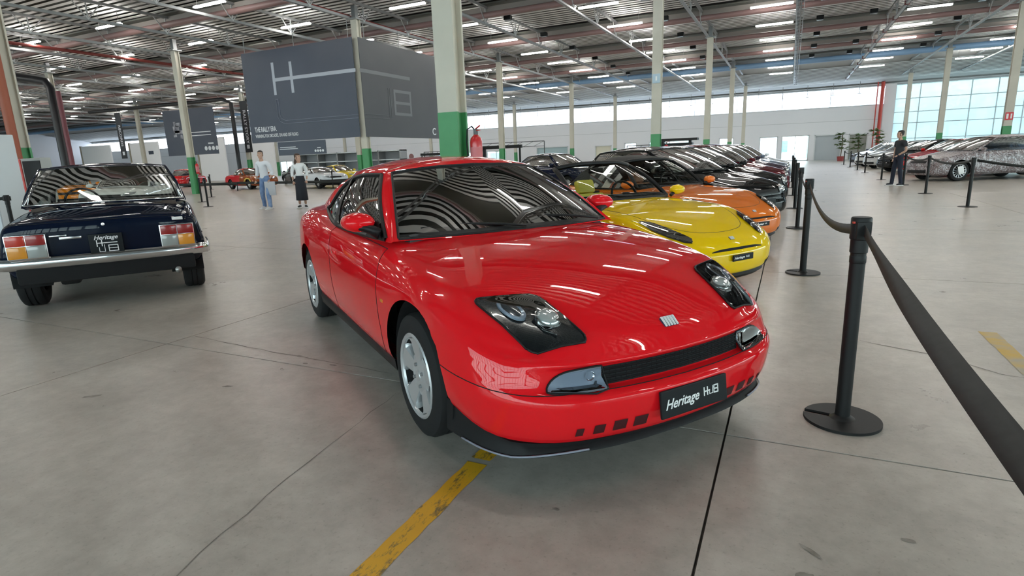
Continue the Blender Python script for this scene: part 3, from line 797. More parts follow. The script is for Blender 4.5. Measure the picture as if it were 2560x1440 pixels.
def hub_logo(mb, h, x0, y0, st, z=.001, t=.001):
    """the angular three-letter mark: wide H, thin U, outlined B"""
    w = h*1.15
    def seg(ax, ay, bx, by, s): mb.box((x0+(ax+bx)/2, y0+(ay+by)/2, z), (abs(bx-ax)+s, abs(by-ay)+s, t))
    seg(0, -h/2, 0, h/2, st); seg(h*.62, -h/2, h*.62, h/2, st); seg(0, 0, h*1.0, 0, st)
    u = h*1.0
    seg(u, -h/2, u, h*.0, st*.5); seg(u, -h/2, u+h*.6, -h/2, st*.5); seg(u+h*.6, -h/2, u+h*.6, h/2, st*.5)
    b = u+h*.85
    for yy in (-h/2, 0, h/2): seg(b, yy, b+h*.75, yy, st)
    seg(b, -h/2, b, h/2, st); seg(b+h*.75, -h/2, b+h*.75, h/2, st)
def plate(parent, loc, rot, w=.36, h=.11, full=True):
    p = MB().bbox((0, 0, 0), (w, h, .012), .004).build('number_plate', mat('plate_black', (.014, .016, .018), .5, spec=.15), parent, loc=loc); p.rotation_euler = rot
    t = text('plate_lettering', 'Heritage', WHITE, p, (-w*.45, -h*.04, .0065), (0, 0, .03), h*.50, shear=.42, align='LEFT', bold=.0008, ext=.0004, sx=.93*min(1.6, (w/.36)/(h/.11)))
    mb = MB(); hub_logo(mb, h*.27, w*.135, h*.06, h*.05, .0068, .001); mb.build('plate_emblem', WHITE, p); return p
# ------------------------------------------------------------------ the red coupe
def red_coupe(loc, rz):
    RED = paint('paint_red', (.78, .010, .016), .3)
    t = thing('car', 'glossy red coupe with teardrop headlamp covers and silver wheels, front right beside the belt posts', 'car', loc, rz)
    x0, x1, x2, x3, x4, x5 = .4, 0., -.6, -1.3, -2.54, -3.1
    R_ = lambda xn, xt, W, Z, rec=0.: (xn, xt, W, Z, 1., 1., rec)
    rows = [
        R_(.79, -3.22, [(.3, .72), (-3, .68)], [(.9, .18), (.3, .24), (-.4, .24), (-2.2, .24), (-3.2, .26)]),
        R_(.860, -3.30, [(.3, .805), (-.4, .815), (-1.6, .80), (-3, .78)], [(.9, .207), (.6, .215), (.3, .285), (-.4, .27), (-2.2, .27), (-3.2, .28)]),
        R_(.905, -3.33, [(.3, .832), (-.4, .84), (-1.6, .82), (-2.6, .82), (-3, .80)], [(.9, .285), (.3, .335), (-.4, .335), (-3.2, .36)]),
        R_(.915, -3.345, [(.3, .842), (-.4, .85), (-1.6, .832), (-2.6, .832), (-3, .81)], [(.92, .385), (.7, .39), (.3, .41), (-.4, .42), (-3.2, .44)]),
        R_(.898, -3.345, [(.3, .845), (-.4, .852), (-1.6, .836), (-2.6, .836), (-3, .81)], [(.9, .410), (.7, .425), (.3, .46), (-.4, .47), (-3.2, .49)], .02),
        R_(.888, -3.345, [(.3, .843), (-.4, .853), (-1.6, .838), (-2.6, .838), (-3, .81)], [(.85, .418), (.7, .440), (.3, .51), (-.4, .53), (-3.2, .56)], .046),
        R_(.872, -3.34, [(.3, .836), (-.4, .85), (-1.6, .836), (-2.6, .836), (-3, .80)], [(.85, .49), (.7, .49), (.3, .58), (-.4, .62), (-3.2, .65)], .04),
        R_(.858, -3.335, [(.3, .824), (0, .838), (-.5, .836), (-1.6, .825), (-2.6, .828), (-3, .79)], [(.85, .510), (.7, .525), (.3, .64), (0, .675), (-.5, .70), (-2.5, .76), (-3.2, .75)]),
        R_(.835, -3.32, [(.3, .80), (0, .806), (-.5, .808), (-1.6, .80), (-2.6, .802), (-3, .765)], [(.85, .54), (.7, .545), (.3, .695), (0, .745), (-.5, .775), (-2.5, .845), (-3.2, .83)]),
        R_(.800, -3.28, [(.3, .742), (0, .748), (-.5, .762), (-1.6, .755), (-2.5, .74), (-3, .70)], [(.8, .578), (.6, .625), (.3, .735), (0, .79), (-.5, .835), (-1.6, .86), (-2.5, .91), (-3.2, .89)])]
    zc = [(.82, .573), (.785, .597), (.5, .738), (.2, .815), (-.1, .86), (-.35, .882), (-.8, .90), (-2.2, .95), (-2.75, .985), (-3.3, .925)]
    G, H, nr, sub, nn = loft(rows, zc, ns=120, nn=22, spine=(.35, .3))
    bm = mirror_grid(G); bvh = bvh_of(bm)
    arch = lambda a: .352+.03*max(0, math.cos(a-.55))**3+.012*max(0, math.cos(a-2.2))**6
    cut_arch(bm, 0, .295, .355, flat=arch); cut_arch(bm, -2.54, .295, .345)
    nose_u = nn
    DU = useg(G, 6*sub, -1.62, -.475)
    def pick(r, u, s, c):
        k = r/sub
        if k >= nr-1:      # crown
            return 'rear_deck' if c.x < -2.3 else 'bonnet' if c.x > -.42 else 'scuttle'
        if c.x > .28 and k < 4: return 'front_bumper'
        if c.x < -2.9 and k < 5: return 'rear_bumper'
        if u in DU and k >= 1: return 'door#%d' % s
        return 'body_shell'
    P = split_panels(bm, pick, {'*': RED}, t, gap=.0035, only=('door', 'front_bumper'))
    # cabin
    B = [(-.33, 0, .872), (-.37, .38, .87), (-.50, .695, .862), (-.555, .742, .855), (-1.2, .765, .845), (-1.75, .75, .855), (-2.25, .685, .915), (-2.62, .60, .965), (-2.78, .33, .99), (-2.82, 0, .995)]
    T = [(-1.02, 0, 1.262), (-1.05, .27, 1.253), (-1.14, .497, 1.226), (-1.19, .54, 1.214), (-1.45, .57, 1.225), (-1.75, .56, 1.215), (-2.0, .52, 1.185), (-2.12, .46, 1.185), (-2.22, .25, 1.215), (-2.25, 0, 1.225)]
    tags = ['windscreen', 'windscreen', 'body', 'side_window', 'side_window', 'side_window', 'body', 'rear_window', 'rear_window']
    cabin(t, B, T, tags, [.02, .02, .02, .03, .03, .03, .06, .08, .06, .06], [.935, .935, .94, .94, .905, .78, .10, .92, .92, .92], [.035, .035, .025, .03, .035, .035, .03, .03, .03, .03],
          [(-1.0, 1.263), (-1.2, 1.292), (-1.55, 1.305), (-1.9, 1.292), (-2.25, 1.228)], RED, GLASS, BLACK, trim_r=.008, side_trim=1.9)
    for s in (1, -1):  # dark pillar behind each door glass
        MB().grid([[(-1.60, s*.772, .86), (-1.67, s*.772, .86)], [(-1.61, s*.712, 1.03), (-1.67, s*.710, 1.03)], [(-1.60, s*.612, 1.20), (-1.66, s*.606, 1.195)]]).build('door_pillar', BLACK, t)
    # black sill skirt and front splitter
    N = arc_resample(NOSE, 30)
    def skirt(xn, z0, z1, W0, W1, x_end, n='sill_trim', m=BLACK):
        for s in (1, -1):
            pass
    for s in (1, -1):
        rowsS = []
        for x in np.linspace(-.36, -2.2, 16): rowsS.append([(x, s*.80, .285), (x, s*.812, .262), (x, s*.805, .205), (x, s*.76, .16), (x, s*.55, .15)])
        MB().grid(rowsS).build('sill_trim', BLACK, t, smooth=True)
    Ns = arc_resample([(0, 0), (.3, .01), (.55, .045), (.75, .115), (.87, .20), (.94, .31), (.98, .45), (1, .56)], 34); rowsP = []
    ztop = lambda x: .210+.078*min(1, max(0, (.66-x)/.36)); zbot = lambda x: .170-.024*min(1, max(0, (.82-x)/.14))
    for (dx, dw, f) in [(-.03, -.03, 1.02), (-.006, -.006, 1.), (-.012, -.004, .6), (.004, .004, .25), (.006, .006, .05), (-.01, -.01, 0), (-.25, -.12, 0)]:
        half = [((.862+dx)-d, yf*(.805+dw)) for yf, d in Ns]; full = [(x, -y) for x, y in half[::-1]]+half[1:]
        rowsP.append([(x, y, zbot(x)+(ztop(x)-zbot(x))*f) for x, y in full])
    MB().grid(rowsP).build('front_splitter', mat('splitter_black', (.010, .010, .011), .6, spec=.25), t, smooth=45)
    for s in (1, -1):
        mb = MB(); pts = [(.872-d, s*yf*.815, zbot(.87-d)+.012) for yf, d in Ns[14:31]]; mb.tube(pts, .0045, 6); mb.build('splitter_edge', mat('edge_grey', (.24, .26, .32), .3), t, smooth=True)
    # headlamps
    HB = mat('lamp_black', (.012, .013, .015), .18, coat=.5); LG = glass('lamp_cover', (.90, .92, .92), .40, 1.25)
    for s in (1, -1):
        C = [(.373, s*.700, 1), (.470, s*.452, 1), (.760, s*.392, 1), (.700, s*.612, 1)]
        ro = lambda p, q, f: tuple(np.array(p)*(1-f)+np.array(q)*f)
        lamp = D.objects.new('headlamp', None); COL.objects.link(lamp); lamp.parent = t
        # rounded corners
        poly = []
        for i in range(4):
            a, b_, c_ = C[i-1], C[i], C[(i+1) % 4]
            for f in (0, .25, .5, .75, 1.): 
                p = ro(ro(b_, a, .16), b_, f); q = ro(b_, ro(b_, c_, .16), f); poly.append(ro(p, q, f))
        relax(conform_poly(bvh, poly, (0, 0, -1), .006).build('lamp_recess', HB, lamp, smooth=True, fix=False))
        seal = conform_line(bvh, poly+[poly[0]], (0, 0, -1), .006, 2); MB().tube(seal[:-1], .005, 6, closed=True).build('lamp_seal', BLACK, lamp, smooth=True)
        # round main projector and the long outer lamp, standing in the recess under one clear cover
        zf = lambda x, y: float(H(x, y))+.006
        PL = mat('projector_glass', (.62, .64, .64), .10, .55, coat=1.); RB = mat('lamp_blue_grey', (.30, .36, .46), .2, .3, coat=.6)
        x, y, r = .615, .484, .050; q = Vector((.50, -s*.05, .86)).to_track_quat('Z', 'Y')
        l = MB().lathe([(r*1.16, -.012), (r*1.14, .006), (r*1.04, .010), (r*.98, .004)], 32).build('lamp_reflector', CHROME, lamp, 40); l.location = (x, s*y, zf(x, y)+.002); l.rotation_mode = 'QUATERNION'; l.rotation_quaternion = q
        MB().lathe([(r, .002), (r*.92, .012), (r*.7, .021), (r*.4, .027), (0, .029)], 32).build('lamp_lens', PL, l, True)
        x, y = .505, .588
        l = MB().lathe([(.040, -.004), (.040, .006), (.034, .009), (.028, .004)], 32).build('lamp_reflector', RB, lamp, 40); l.location = (x, s*y, zf(x, y)); l.scale = (2.1, 1.0, 1.); l.rotation_euler = (s*-.12, .34, -s*.16)
        MB().lathe([(.029, .003), (.015, .007), (0, .008)], 24).build('lamp_lens', mat('lamp_smoke', (.05, .055, .065), .12, coat=1.), l, True)
        MB().tube([(p[0], p[1]*s, zf(p[0], p[1])+.002) for p in ((.46, .50), (.53, .495), (.575, .49))], .004, 6).build('lamp_rib', HB, lamp, smooth=True)
        MB().tube([(p[0], p[1]*s, zf(p[0], p[1])+.002) for p in ((.60, .545), (.66, .53), (.70, .50))], .006, 6).build('lamp_rib', HB, lamp, smooth=True)
        bmc = conform_poly(bvh, poly, (0, 0, -1), .010, 4); V = []
        for x, y, z in bmc.v:
            e = min(min((Vector((x, y))-Vector(((p[0]+q_[0])/2, (p[1]+q_[1])/2))).length for p, q_ in zip(poly, poly[1:]+poly[:1])), .10)/.10
            k = e*e*(3-2*e); b1 = math.exp(-((x-.62)**2+(abs(y)-.487)**2)/(2*.07**2)); V.append((x, y, z+k*(.010+.018*b1)))
        bmc.v = V; relax(bmc.build('lamp_cover', LG, lamp, smooth=True, fix=False))
    # nose: grille, indicators
    slot = [(.95, y, z) for y, z in ((-.372, .418), (-.372, .492), (.372, .492), (.372, .418))]
    g = conform_poly(bvh, slot, (-1, 0, 0), .004, 4).build('grille', DARK, t, fix=False)
    bars = MB()
    for z in (.43, .446, .462, .478): bars.tube(conform_line(bvh, [(.95, y, z) for y in np.linspace(-.37, .37, 9)], (-1, 0, 0), .006, 2), .0042, 5)
    tag(bars.build('grille_bars', mat('grille_black', (.012, .012, .013), .6, spec=.1), g), kind='stuff')
    ub = MB()
    for y in np.linspace(-.36, .36, 31): ub.tube(conform_line(bvh, [(.95, y, .423), (.95, y, .455), (.95, y, .487)], (-1, 0, 0), .004, 1), .0025, 4)
    tag(ub.build('grille_uprights', mat('grille_black', (.012, .012, .013), .6, spec=.1), g), kind='stuff')
    IL = glass('indicator_glass', (.78, .82, .88), .28, 1.35); IB = mat('indicator_back', (.30, .33, .38), .4, .0)
    for s in (1, -1):
        poly = [(.95, s*y, z) for y, z in ((.372, .412), (.372, .498), (.44, .498), (.51, .488), (.555, .472), (.582, .450), (.592, .428), (.585, .420), (.50, .414))]
        if s < 0: poly = poly[::-1]
        il = conform_poly(bvh, poly, (-1, 0, 0), .002, 3).build('indicator_lamp', IB, t, smooth=True, fix=False)
        conform_poly(bvh, poly, (-1, 0, 0), .012, 3).build('indicator_lens', IL, il, smooth=True, fix=False)
        b = MB().lathe([(.020, 0), (.016, -.006), (0, -.009)], 16).build('bulb_reflector', CHROME, il, True)
        h, nn_, _, _ = bvh.ray_cast(Vector((1.5, s*.42, .462)), Vector((-1, 0, 0))); b.location = h+nn_*.008; b.rotation_mode = 'QUATERNION'; b.rotation_quaternion = nn_.to_track_quat('Z', 'Y')
        tb = MB().tube(conform_line(bvh, [p for p in poly]+[poly[0]], (-1, 0, 0), .004, 2)[:-1], .004, 5, closed=True).build('lamp_seal', BLACK, il, smooth=True)
    # lower intake slots either side of the plate
    for s in (1, -1):
        for y, w, h in ((.245, .03, .055), (.335, .028, .055), (.42, .022, .05), (.495, .014, .045)):
            poly = [(.98, s*(y-w), .250), (.98, s*(y-w), .240+h), (.98, s*(y+w), .240+h), (.98, s*(y+w), .250)]
            if s < 0: poly = poly[::-1]
            o = conform_poly(bvh, poly, (-1, 0, 0), .003, 3).build('intake_slot', mat('slot_shade_red', (.05, .002, .004), .6), t, fix=False)  # flat patch, shade inside the red recess painted as darker red
    h, nn_, _, _ = bvh.ray_cast(Vector((1.5, 0, .33)), Vector((-1, 0, 0)))
    plate(t, (h.x+.012, 0, .325), (PI/2-.12, 0, PI/2))
    h, nn_, _, _ = bvh.ray_cast(Vector((.775, 0, 2)), Vector((0, 0, -1)))
    e = emblem(t, h+nn_*.004, (0, math.atan2(nn_.x, nn_.z), 0), .075); e.rotation_euler = (Matrix.Rotation(math.atan2(nn_.x, nn_.z), 3, 'Y') @ Matrix.Rotation(PI/2, 3, 'Z')).to_euler()
    # mirrors
    for s in (1, -1):
        m = MB(); prof = []
        rowsM = []
        for x, ry, rz_, dz in ((.072, .0008, .0005, 0), (.070, .045, .022, 0), (.060, .070, .036, 0), (.035, .084, .048, 0), (0, .090, .053, 0), (-.045, .088, .053, 0), (-.058, .084, .05, 0), (-.058, .072, .042, 0), (-.05, .068, .04, 0)):
            rowsM.append([(-.745+x, s*.838+ry*math.cos(a), .955+dz+rz_*math.sin(a)) for a in np.linspace(0, 2*PI, 25)])
        mir = m.grid(rowsM).build('door_mirror', RED, t, smooth=True)
        MB().lathe([(0, 0), (1, 0)], 20, axis='X').build('mirror_glass', CHROME, mir, loc=(-.80, s*.838, .955)).scale = (1, .07, .041)
        MB().tube([(-.66, s*.745, .89), (-.685, s*.785, .915), (-.692, s*.83, .930), (-.700, s*.895, .940)], [.034, .026, .020, .010], 10).build('mirror_arm', BLACK, mir, smooth=True)
        MB().grid([[(-.60, s*.762, .87), (-.86, s*.775, .862)], [(-.70, s*.735, .955), (-.80, s*.745, .955)]]).build('mirror_base', BLACK, mir)
        # side repeater
        MB().bbox((-.38, s*.848, .585), (.045, .012, .018), .004).build('side_repeater', mat('amber', (.7, .2, .02), .25), t, 40)
        MB().bbox((-1.48, s*.834, .70), (.10, .012, .022), .006).build('door_handle', RED, t, 40)
    # wipers
    for (a, b_, c) in (((-.36, .52, .90), (-.49, -.02, .93), 1), ((-.34, .0, .90), (-.52, -.56, .915), 1)):
        w = MB(); pts = [Vector(a)*(1-k)+Vector(b_)*k+Vector((.0, 0, .018*math.sin(PI*k))) for k in np.linspace(0, 1, 9)]; w.tube(pts, .008, 6); w.tube([p+Vector((-.02, 0, -.008)) for p in pts[3:]], .006, 5); w.build('wiper', BLACK, t, smooth=True)
    # interior
    MB().bbox((-.72, 0, .84), (.5, 1.3, .12), .05).bbox((-.82, .36, .90), (.2, .42, .09), .04).build('dashboard', SEAT, t, 40)
    MB().box((-1.6, 0, .33), (2.2, 1.3, .04)).box((-2.45, 0, .60), (.5, 1.1, .5)).box((-.5, 0, .6), (.06, 1.3, .5)).build('cabin_floor', DARK, t)
    for y in (.37, -.37): seat(t, -1.35, y, .22, SEAT)
    MB().bbox((-2.12, 0, .58), (.18, 1.05, .5), .06, rot=Matrix.Rotation(-.35, 3, 'Y')).bbox((-1.95, 0, .46), (.45, 1.05, .16), .05).build('rear_bench', SEAT, t, 40)
    steering_wheel(t, -.98, .37, .86)
    MB().bbox((-1.12, 0, 1.16), (.03, .22, .065), .015).build('rear_view_mirror', BLACK, t, 40)
    for s in (1, -1):
        MB().grid([[(-.6, s*.70, .3), (-2.2, s*.70, .3)], [(-.6, s*.715, .845), (-2.2, s*.67, .87)]]).build('door_card', SEAT, t)
    MB().box((-1.27, 0, .22), (3.9, 1.2, .06)).build('underbody', DARK, t)
    arch_liner(t, 0, .295, .36, .80, .5); arch_liner(t, -2.54, .295, .35, .79, .5)
    put_wheel(t, 0, .735, steer=.0); put_wheel(t, 0, -.735, steer=.0); put_wheel(t, -2.54, .715); put_wheel(t, -2.54, -.715, spin=.4)
    return t
red_coupe((-1.041, 2.746, 0), math.radians(-35))
# ------------------------------------------------------------------ open two-seaters
def barchetta(loc, rz, col, label, interior, top=False, plate_y=0., pm='roadster'):
    PM = paint('paint_'+pm, col, .3); t = thing('car', label, 'car', loc, rz); R_ = lambda *a: (a+(1., 1.))[:6]
    rows = [
        R_(.70, -2.98, [(.3, .62), (-3, .60)], [(.7, .20), (-3, .24)]),
        R_(.765, -3.05, [(.3, .72), (-1, .74), (-3, .70)], [(.75, .24), (.2, .22), (-3, .26)]),
        R_(.785, -3.09, [(.3, .765), (-1, .785), (-3, .75)], [(.78, .32), (.2, .30), (-3, .34)]),
        R_(.782, -3.10, [(.3, .785), (-1, .80), (-2.3, .805), (-3, .77)], [(.78, .40), (.2, .42), (-3, .45)]),
        R_(.755, -3.10, [(.3, .79), (-1, .80), (-2.3, .81), (-3, .77)], [(.75, .445), (.3, .52), (-1, .53), (-3, .56)]),
        R_(.72, -3.08, [(.3, .775), (0, .785), (-1, .79), (-2.3, .80), (-3, .75)], [(.72, .485), (.45, .54), (.1, .62), (-1, .64), (-2.3, .68), (-3, .66)]),
        R_(.66, -3.03, [(.3, .715), (0, .745), (-.8, .75), (-1.6, .735), (-2.3, .76), (-3, .70)], [(.68, .52), (.45, .585), (.28, .652), (0, .735), (-.7, .765), (-1.6, .74), (-2.3, .80), (-3, .75)])]
    zc = [(.68, .525), (.5, .60), (.3, .665), (0, .745), (-.4, .80), (-.7, .825), (-1.6, .82), (-2.3, .86), (-3.05, .79)]
    nose = [(0, 0), (.25, .01), (.45, .035), (.62, .075), (.75, .13), (.85, .20), (.92, .29), (.965, .39), (1, .56)]
    G, H, nr, sub, nn = loft(rows, zc, nose, nose, ns=100, nn=20, spine=(.3, .3), p=2.6); bm = mirror_grid(G); bvh = bvh_of(bm)
    cut_arch(bm, 0, .29, .335); cut_arch(bm, -2.275, .29, .335)
    DU = useg(G, 4*sub, -1.62, -.62)
    def pick(r, u, s, c):
        k = r/sub
        if k >= nr-1:
            if -1.72 < c.x < -.74 and abs(c.y) < .58: return None
            if c.x > -.70 and abs(c.y) < .62-.55*max(0, c.x-.2) and c.x < .56: return 'bonnet'
            return 'body_shell'
        if c.x > .25 and k < 4.01: return 'front_bumper'
        if c.x < -2.75 and k < 4: return 'rear_bumper'
        if u in DU and k >= 1: return 'door#%d' % s
        return 'body_shell'
    split_panels(bm, pick, {'*': PM}, t, gap=.004, only=('door',))
    U = [(-.45, .655), (-.1, .63), (.2, .56), (.40, .45), (.52, .30), (.565, .12), (.57, 0)]; U = U+[(x, -y) for x, y in U[::-1][1:]]
    tag(MB().tube(conform_line(bvh, [(x, y, 1) for x, y in U], (0, 0, -1), .0, 5), .0026, 5).build('panel_gap', mat('seam_dark', (.10, .07, .01), .8), t, True), kind='stuff')
    # faired lamps
    HB = mat('lamp_black', (.012, .013, .015), .18, coat=.5)
    for s in (1, -1):
        poly = [(.20, s*.665, 1), (.29, s*.56, 1), (.45, s*.49, 1), (.60, s*.432, 1), (.635, s*.455, 1), (.60, s*.52, 1), (.50, s*.60, 1), (.36, s*.66, 1)]
        l = conform_poly(bvh, poly, (0, 0, -1), .006).build('headlamp', HB, t, smooth=True, fix=False)
        conform_poly(bvh, poly, (0, 0, -1), .02).build('lamp_cover', glass('lamp_cover', (.90, .92, .92), .40, 1.25), l, smooth=True, fix=False)
        for x, y in ((.40, .575), (.53, .51)):
            r = MB().lathe([(.045, 0), (.04, .006), (.025, -.006), (0, -.01)], 20).build('lamp_reflector', CHROME, l, True, loc=(x, s*y, float(H(x, y))+.006)); r.rotation_euler = (0, .75, 0)
    # mouth, plate, badge
    poly = [(1, y, z) for y, z in ((-.34, .425), (-.30, .452), (.30, .452), (.34, .425), (.30, .432), (-.30, .432))]
    mo = MB(); up = conform_line(bvh, [(1, y, .452-.02*abs(y/.34)**4) for y in np.linspace(-.33, .33, 11)], (-1, 0, 0), .002, 2); lo = conform_line(bvh, [(1, y, .432-.004*abs(y/.34)**4) for y in np.linspace(-.33, .33, 11)], (-1, 0, 0), .002, 2)
    mo.grid([up, lo]).build('grille_mouth', DARK, t, fix=False)
    plate(t, (.800, plate_y, .37), (PI/2, 0, PI/2), .265, .055)
    h, n_, _, _ = bvh.ray_cast(Vector((.672, 0, 2)), Vector((0, 0, -1))); e = emblem(t, h+n_*.004, (0, 0, 0), .052); e.rotation_euler = (Matrix.Rotation(math.atan2(n_.x, n_.z), 3, 'Y') @ Matrix.Rotation(PI/2, 3, 'Z')).to_euler()
    for s in (1, -1):
        poly = [(1, s*y, z) for y, z in ((.40, .235), (.62, .25), (.60, .30), (.42, .285))]
        if s < 0: poly = poly[::-1]
        conform_poly(bvh, poly, (-1, 0, 0), .002, 2).build('brake_duct', DARK, t, fix=False)
    lip = MB(); N = arc_resample(nose, 20)
    half = [(.74-d, yf*.69) for yf, d in N]; full = [(x, -y) for x, y in half[::-1]]+half[1:]
    lip.grid([[(x, y, z) for x, y in [(a+dx, b) for a, b in full]] for dx, z in ((.0, .235), (.02, .20), (-.03, .165), (-.2, .17))]).build('chin_spoiler', BLACK if not top else BLACK, t, smooth=45)
    # windscreen and frame (and the soft top when it is up)
    B = [(-.56, 0, .815), (-.60, .36, .81), (-.72, .655, .80), (-.78, .70, .80)]
    T = [(-1.12, 0, 1.185), (-1.14, .30, 1.178), (-1.22, .53, 1.14), (-1.25, .56, 1.125)]
    b = np.array(spline(B, 6)); tt = np.array(spline(T, 6)); fm = MB(); gl = MB(); rows_ = []
    for f in np.linspace(0, 1, 9): rows_.append(b+(tt-b)*f+np.array([.03, 0, .02])*math.sin(PI*f))
    for s in (1, -1):
        gl.grid([[tuple(p*[1, s, 1]) for p in r[:13]] for r in rows_], flip=s > 0)
    gl.build('windscreen', GLASS, t, smooth=True)
    edge = [rows_[k][12] for k in range(9)]
    topr = [tuple(p) for p in rows_[-1][:13]]; path = [tuple(p) for p in edge]+[topr[i] for i in range(11, -1, -1)]
    full = path+[(x, -y, z) for x, y, z in path[::-1][1:]]
    fm.tube(full, .026, 8); lowr = [tuple(p) for p in rows_[0][:13]]; full = [(x, -y, z) for x, y, z in lowr[::-1]]+lowr[1:]
    fm.tube(full, .02, 6); fm.build('windscreen_frame', BLACK, t, smooth=True)
    if top:
        TM = mat('soft_top', (.013, .013, .014), .7)
        rowsT = []
        for x, z, w, zb in ((-1.13, 1.185, .55, 1.13), (-1.3, 1.235, .575, 1.14), (-1.6, 1.25, .58, 1.14), (-1.9, 1.20, .585, 1.05), (-2.15, 1.07, .60, .93), (-2.35, .88, .62, .83)):
            r = []
            for a in np.linspace(-1, 1, 17): r.append((x, w*a, z-(z-zb)*abs(a)**2.6))
            rowsT.append(r)
        dense = []
        for c in zip(*rowsT): dense.append(spline(c, 4))
        MB().grid([[tuple(d_[i]) for d_ in dense] for i in range(len(dense[0]))]).build('soft_top', TM, t, smooth=True)
        for s in (1, -1):
            MB().grid([[(-.80, s*.70, .80), (-1.70, s*.71, .80)], [(-1.28, s*.575, 1.12), (-1.80, s*.60, 1.09)]]).build('side_window', GLASS, t)
            MB().grid([[(-1.70, s*.71, .80), (-2.25, s*.66, .82)], [(-1.80, s*.60, 1.10), (-2.05, s*.60, 1.0)]]).build('quarter_panel', TM, t)
    # cockpit
    IM = mat('interior_'+pm, interior, .55)
    tub = MB(); tub.box((-1.25, 0, .34), (1.15, 1.2, .03)); tub.box((-1.84, 0, .58), (.05, 1.2, .5)); tub.box((-.70, 0, .55), (.05, 1.2, .5))
    for s in (1, -1): tub.box((-1.25, s*.62, .56), (1.15, .04, .46))
    tub.build('cockpit_tub', DARK, t)
    MB().bbox((-.82, 0, .78), (.3, 1.2, .13), .05).build('dashboard', SEAT, t, 40)
    for y in (.33, -.33):
        o = seat(t, -1.34, y, .09, IM, hr=True)
    steering_wheel(t, -1.05, .33, .80)
    MB().bbox((-1.17, 0, 1.10), (.03, .2, .06), .012).build('rear_view_mirror', BLACK, t, 40)
    for s in (1, -1):
        MB().grid([[(-.72+x, s*.83+ry*math.cos(a), .86+rz_*math.sin(a)) for a in np.linspace(0, 2*PI, 17)] for x, ry, rz_ in ((.060, .001, .001), (.057, .035, .02), (.045, .07, .04), (0, .09, .055), (-.04, .088, .052), (-.05, .01, .01))]).build('door_mirror', PM, t, smooth=True)
        MB().tube([(-.72, s*.72, .80), (-.73, s*.79, .84)], .02, 8).build('mirror_arm', BLACK, t)
        MB().grid([[(-.85, s*.585, .36), (-1.75, s*.585, .36)], [(-.85, s*.60, .79), (-1.75, s*.60, .79)]]).build('door_card', IM, t)
    for a, c in (((-.60, .5, .83), (-.72, .0, .86)), ((-.58, 0, .83), (-.74, -.52, .85))): MB().tube([a, ((a[0]+c[0])/2, (a[1]+c[1])/2, .86), c], .007, 6).build('wiper', BLACK, t)
    MB().box((-1.2, 0, .2), (3.4, 1.1, .05)).build('underbody', DARK, t)
    arch_liner(t, 0, .29, .34, .76, .5); arch_liner(t, -2.275, .29, .34, .77, .5)
    for x in (0, -2.275):
        for y in (.70, -.70): put_wheel(t, x, y, .29, 'five', .2, .185)
    return t
barchetta((-.986, 5.688, 0), math.radians(-33), (.95, .62, .004), 'bright yellow open roadster with black windscreen frame, parked just behind the red coupe', (.55, .48, .05), pm='yellow')
barchetta((-.93, 8.15, 0), math.radians(-33), (.78, .185, .02), 'orange roadster with its black soft top up, between yellow roadster and black hatchback', (.42, .13, .05), top=True, pm='orange')

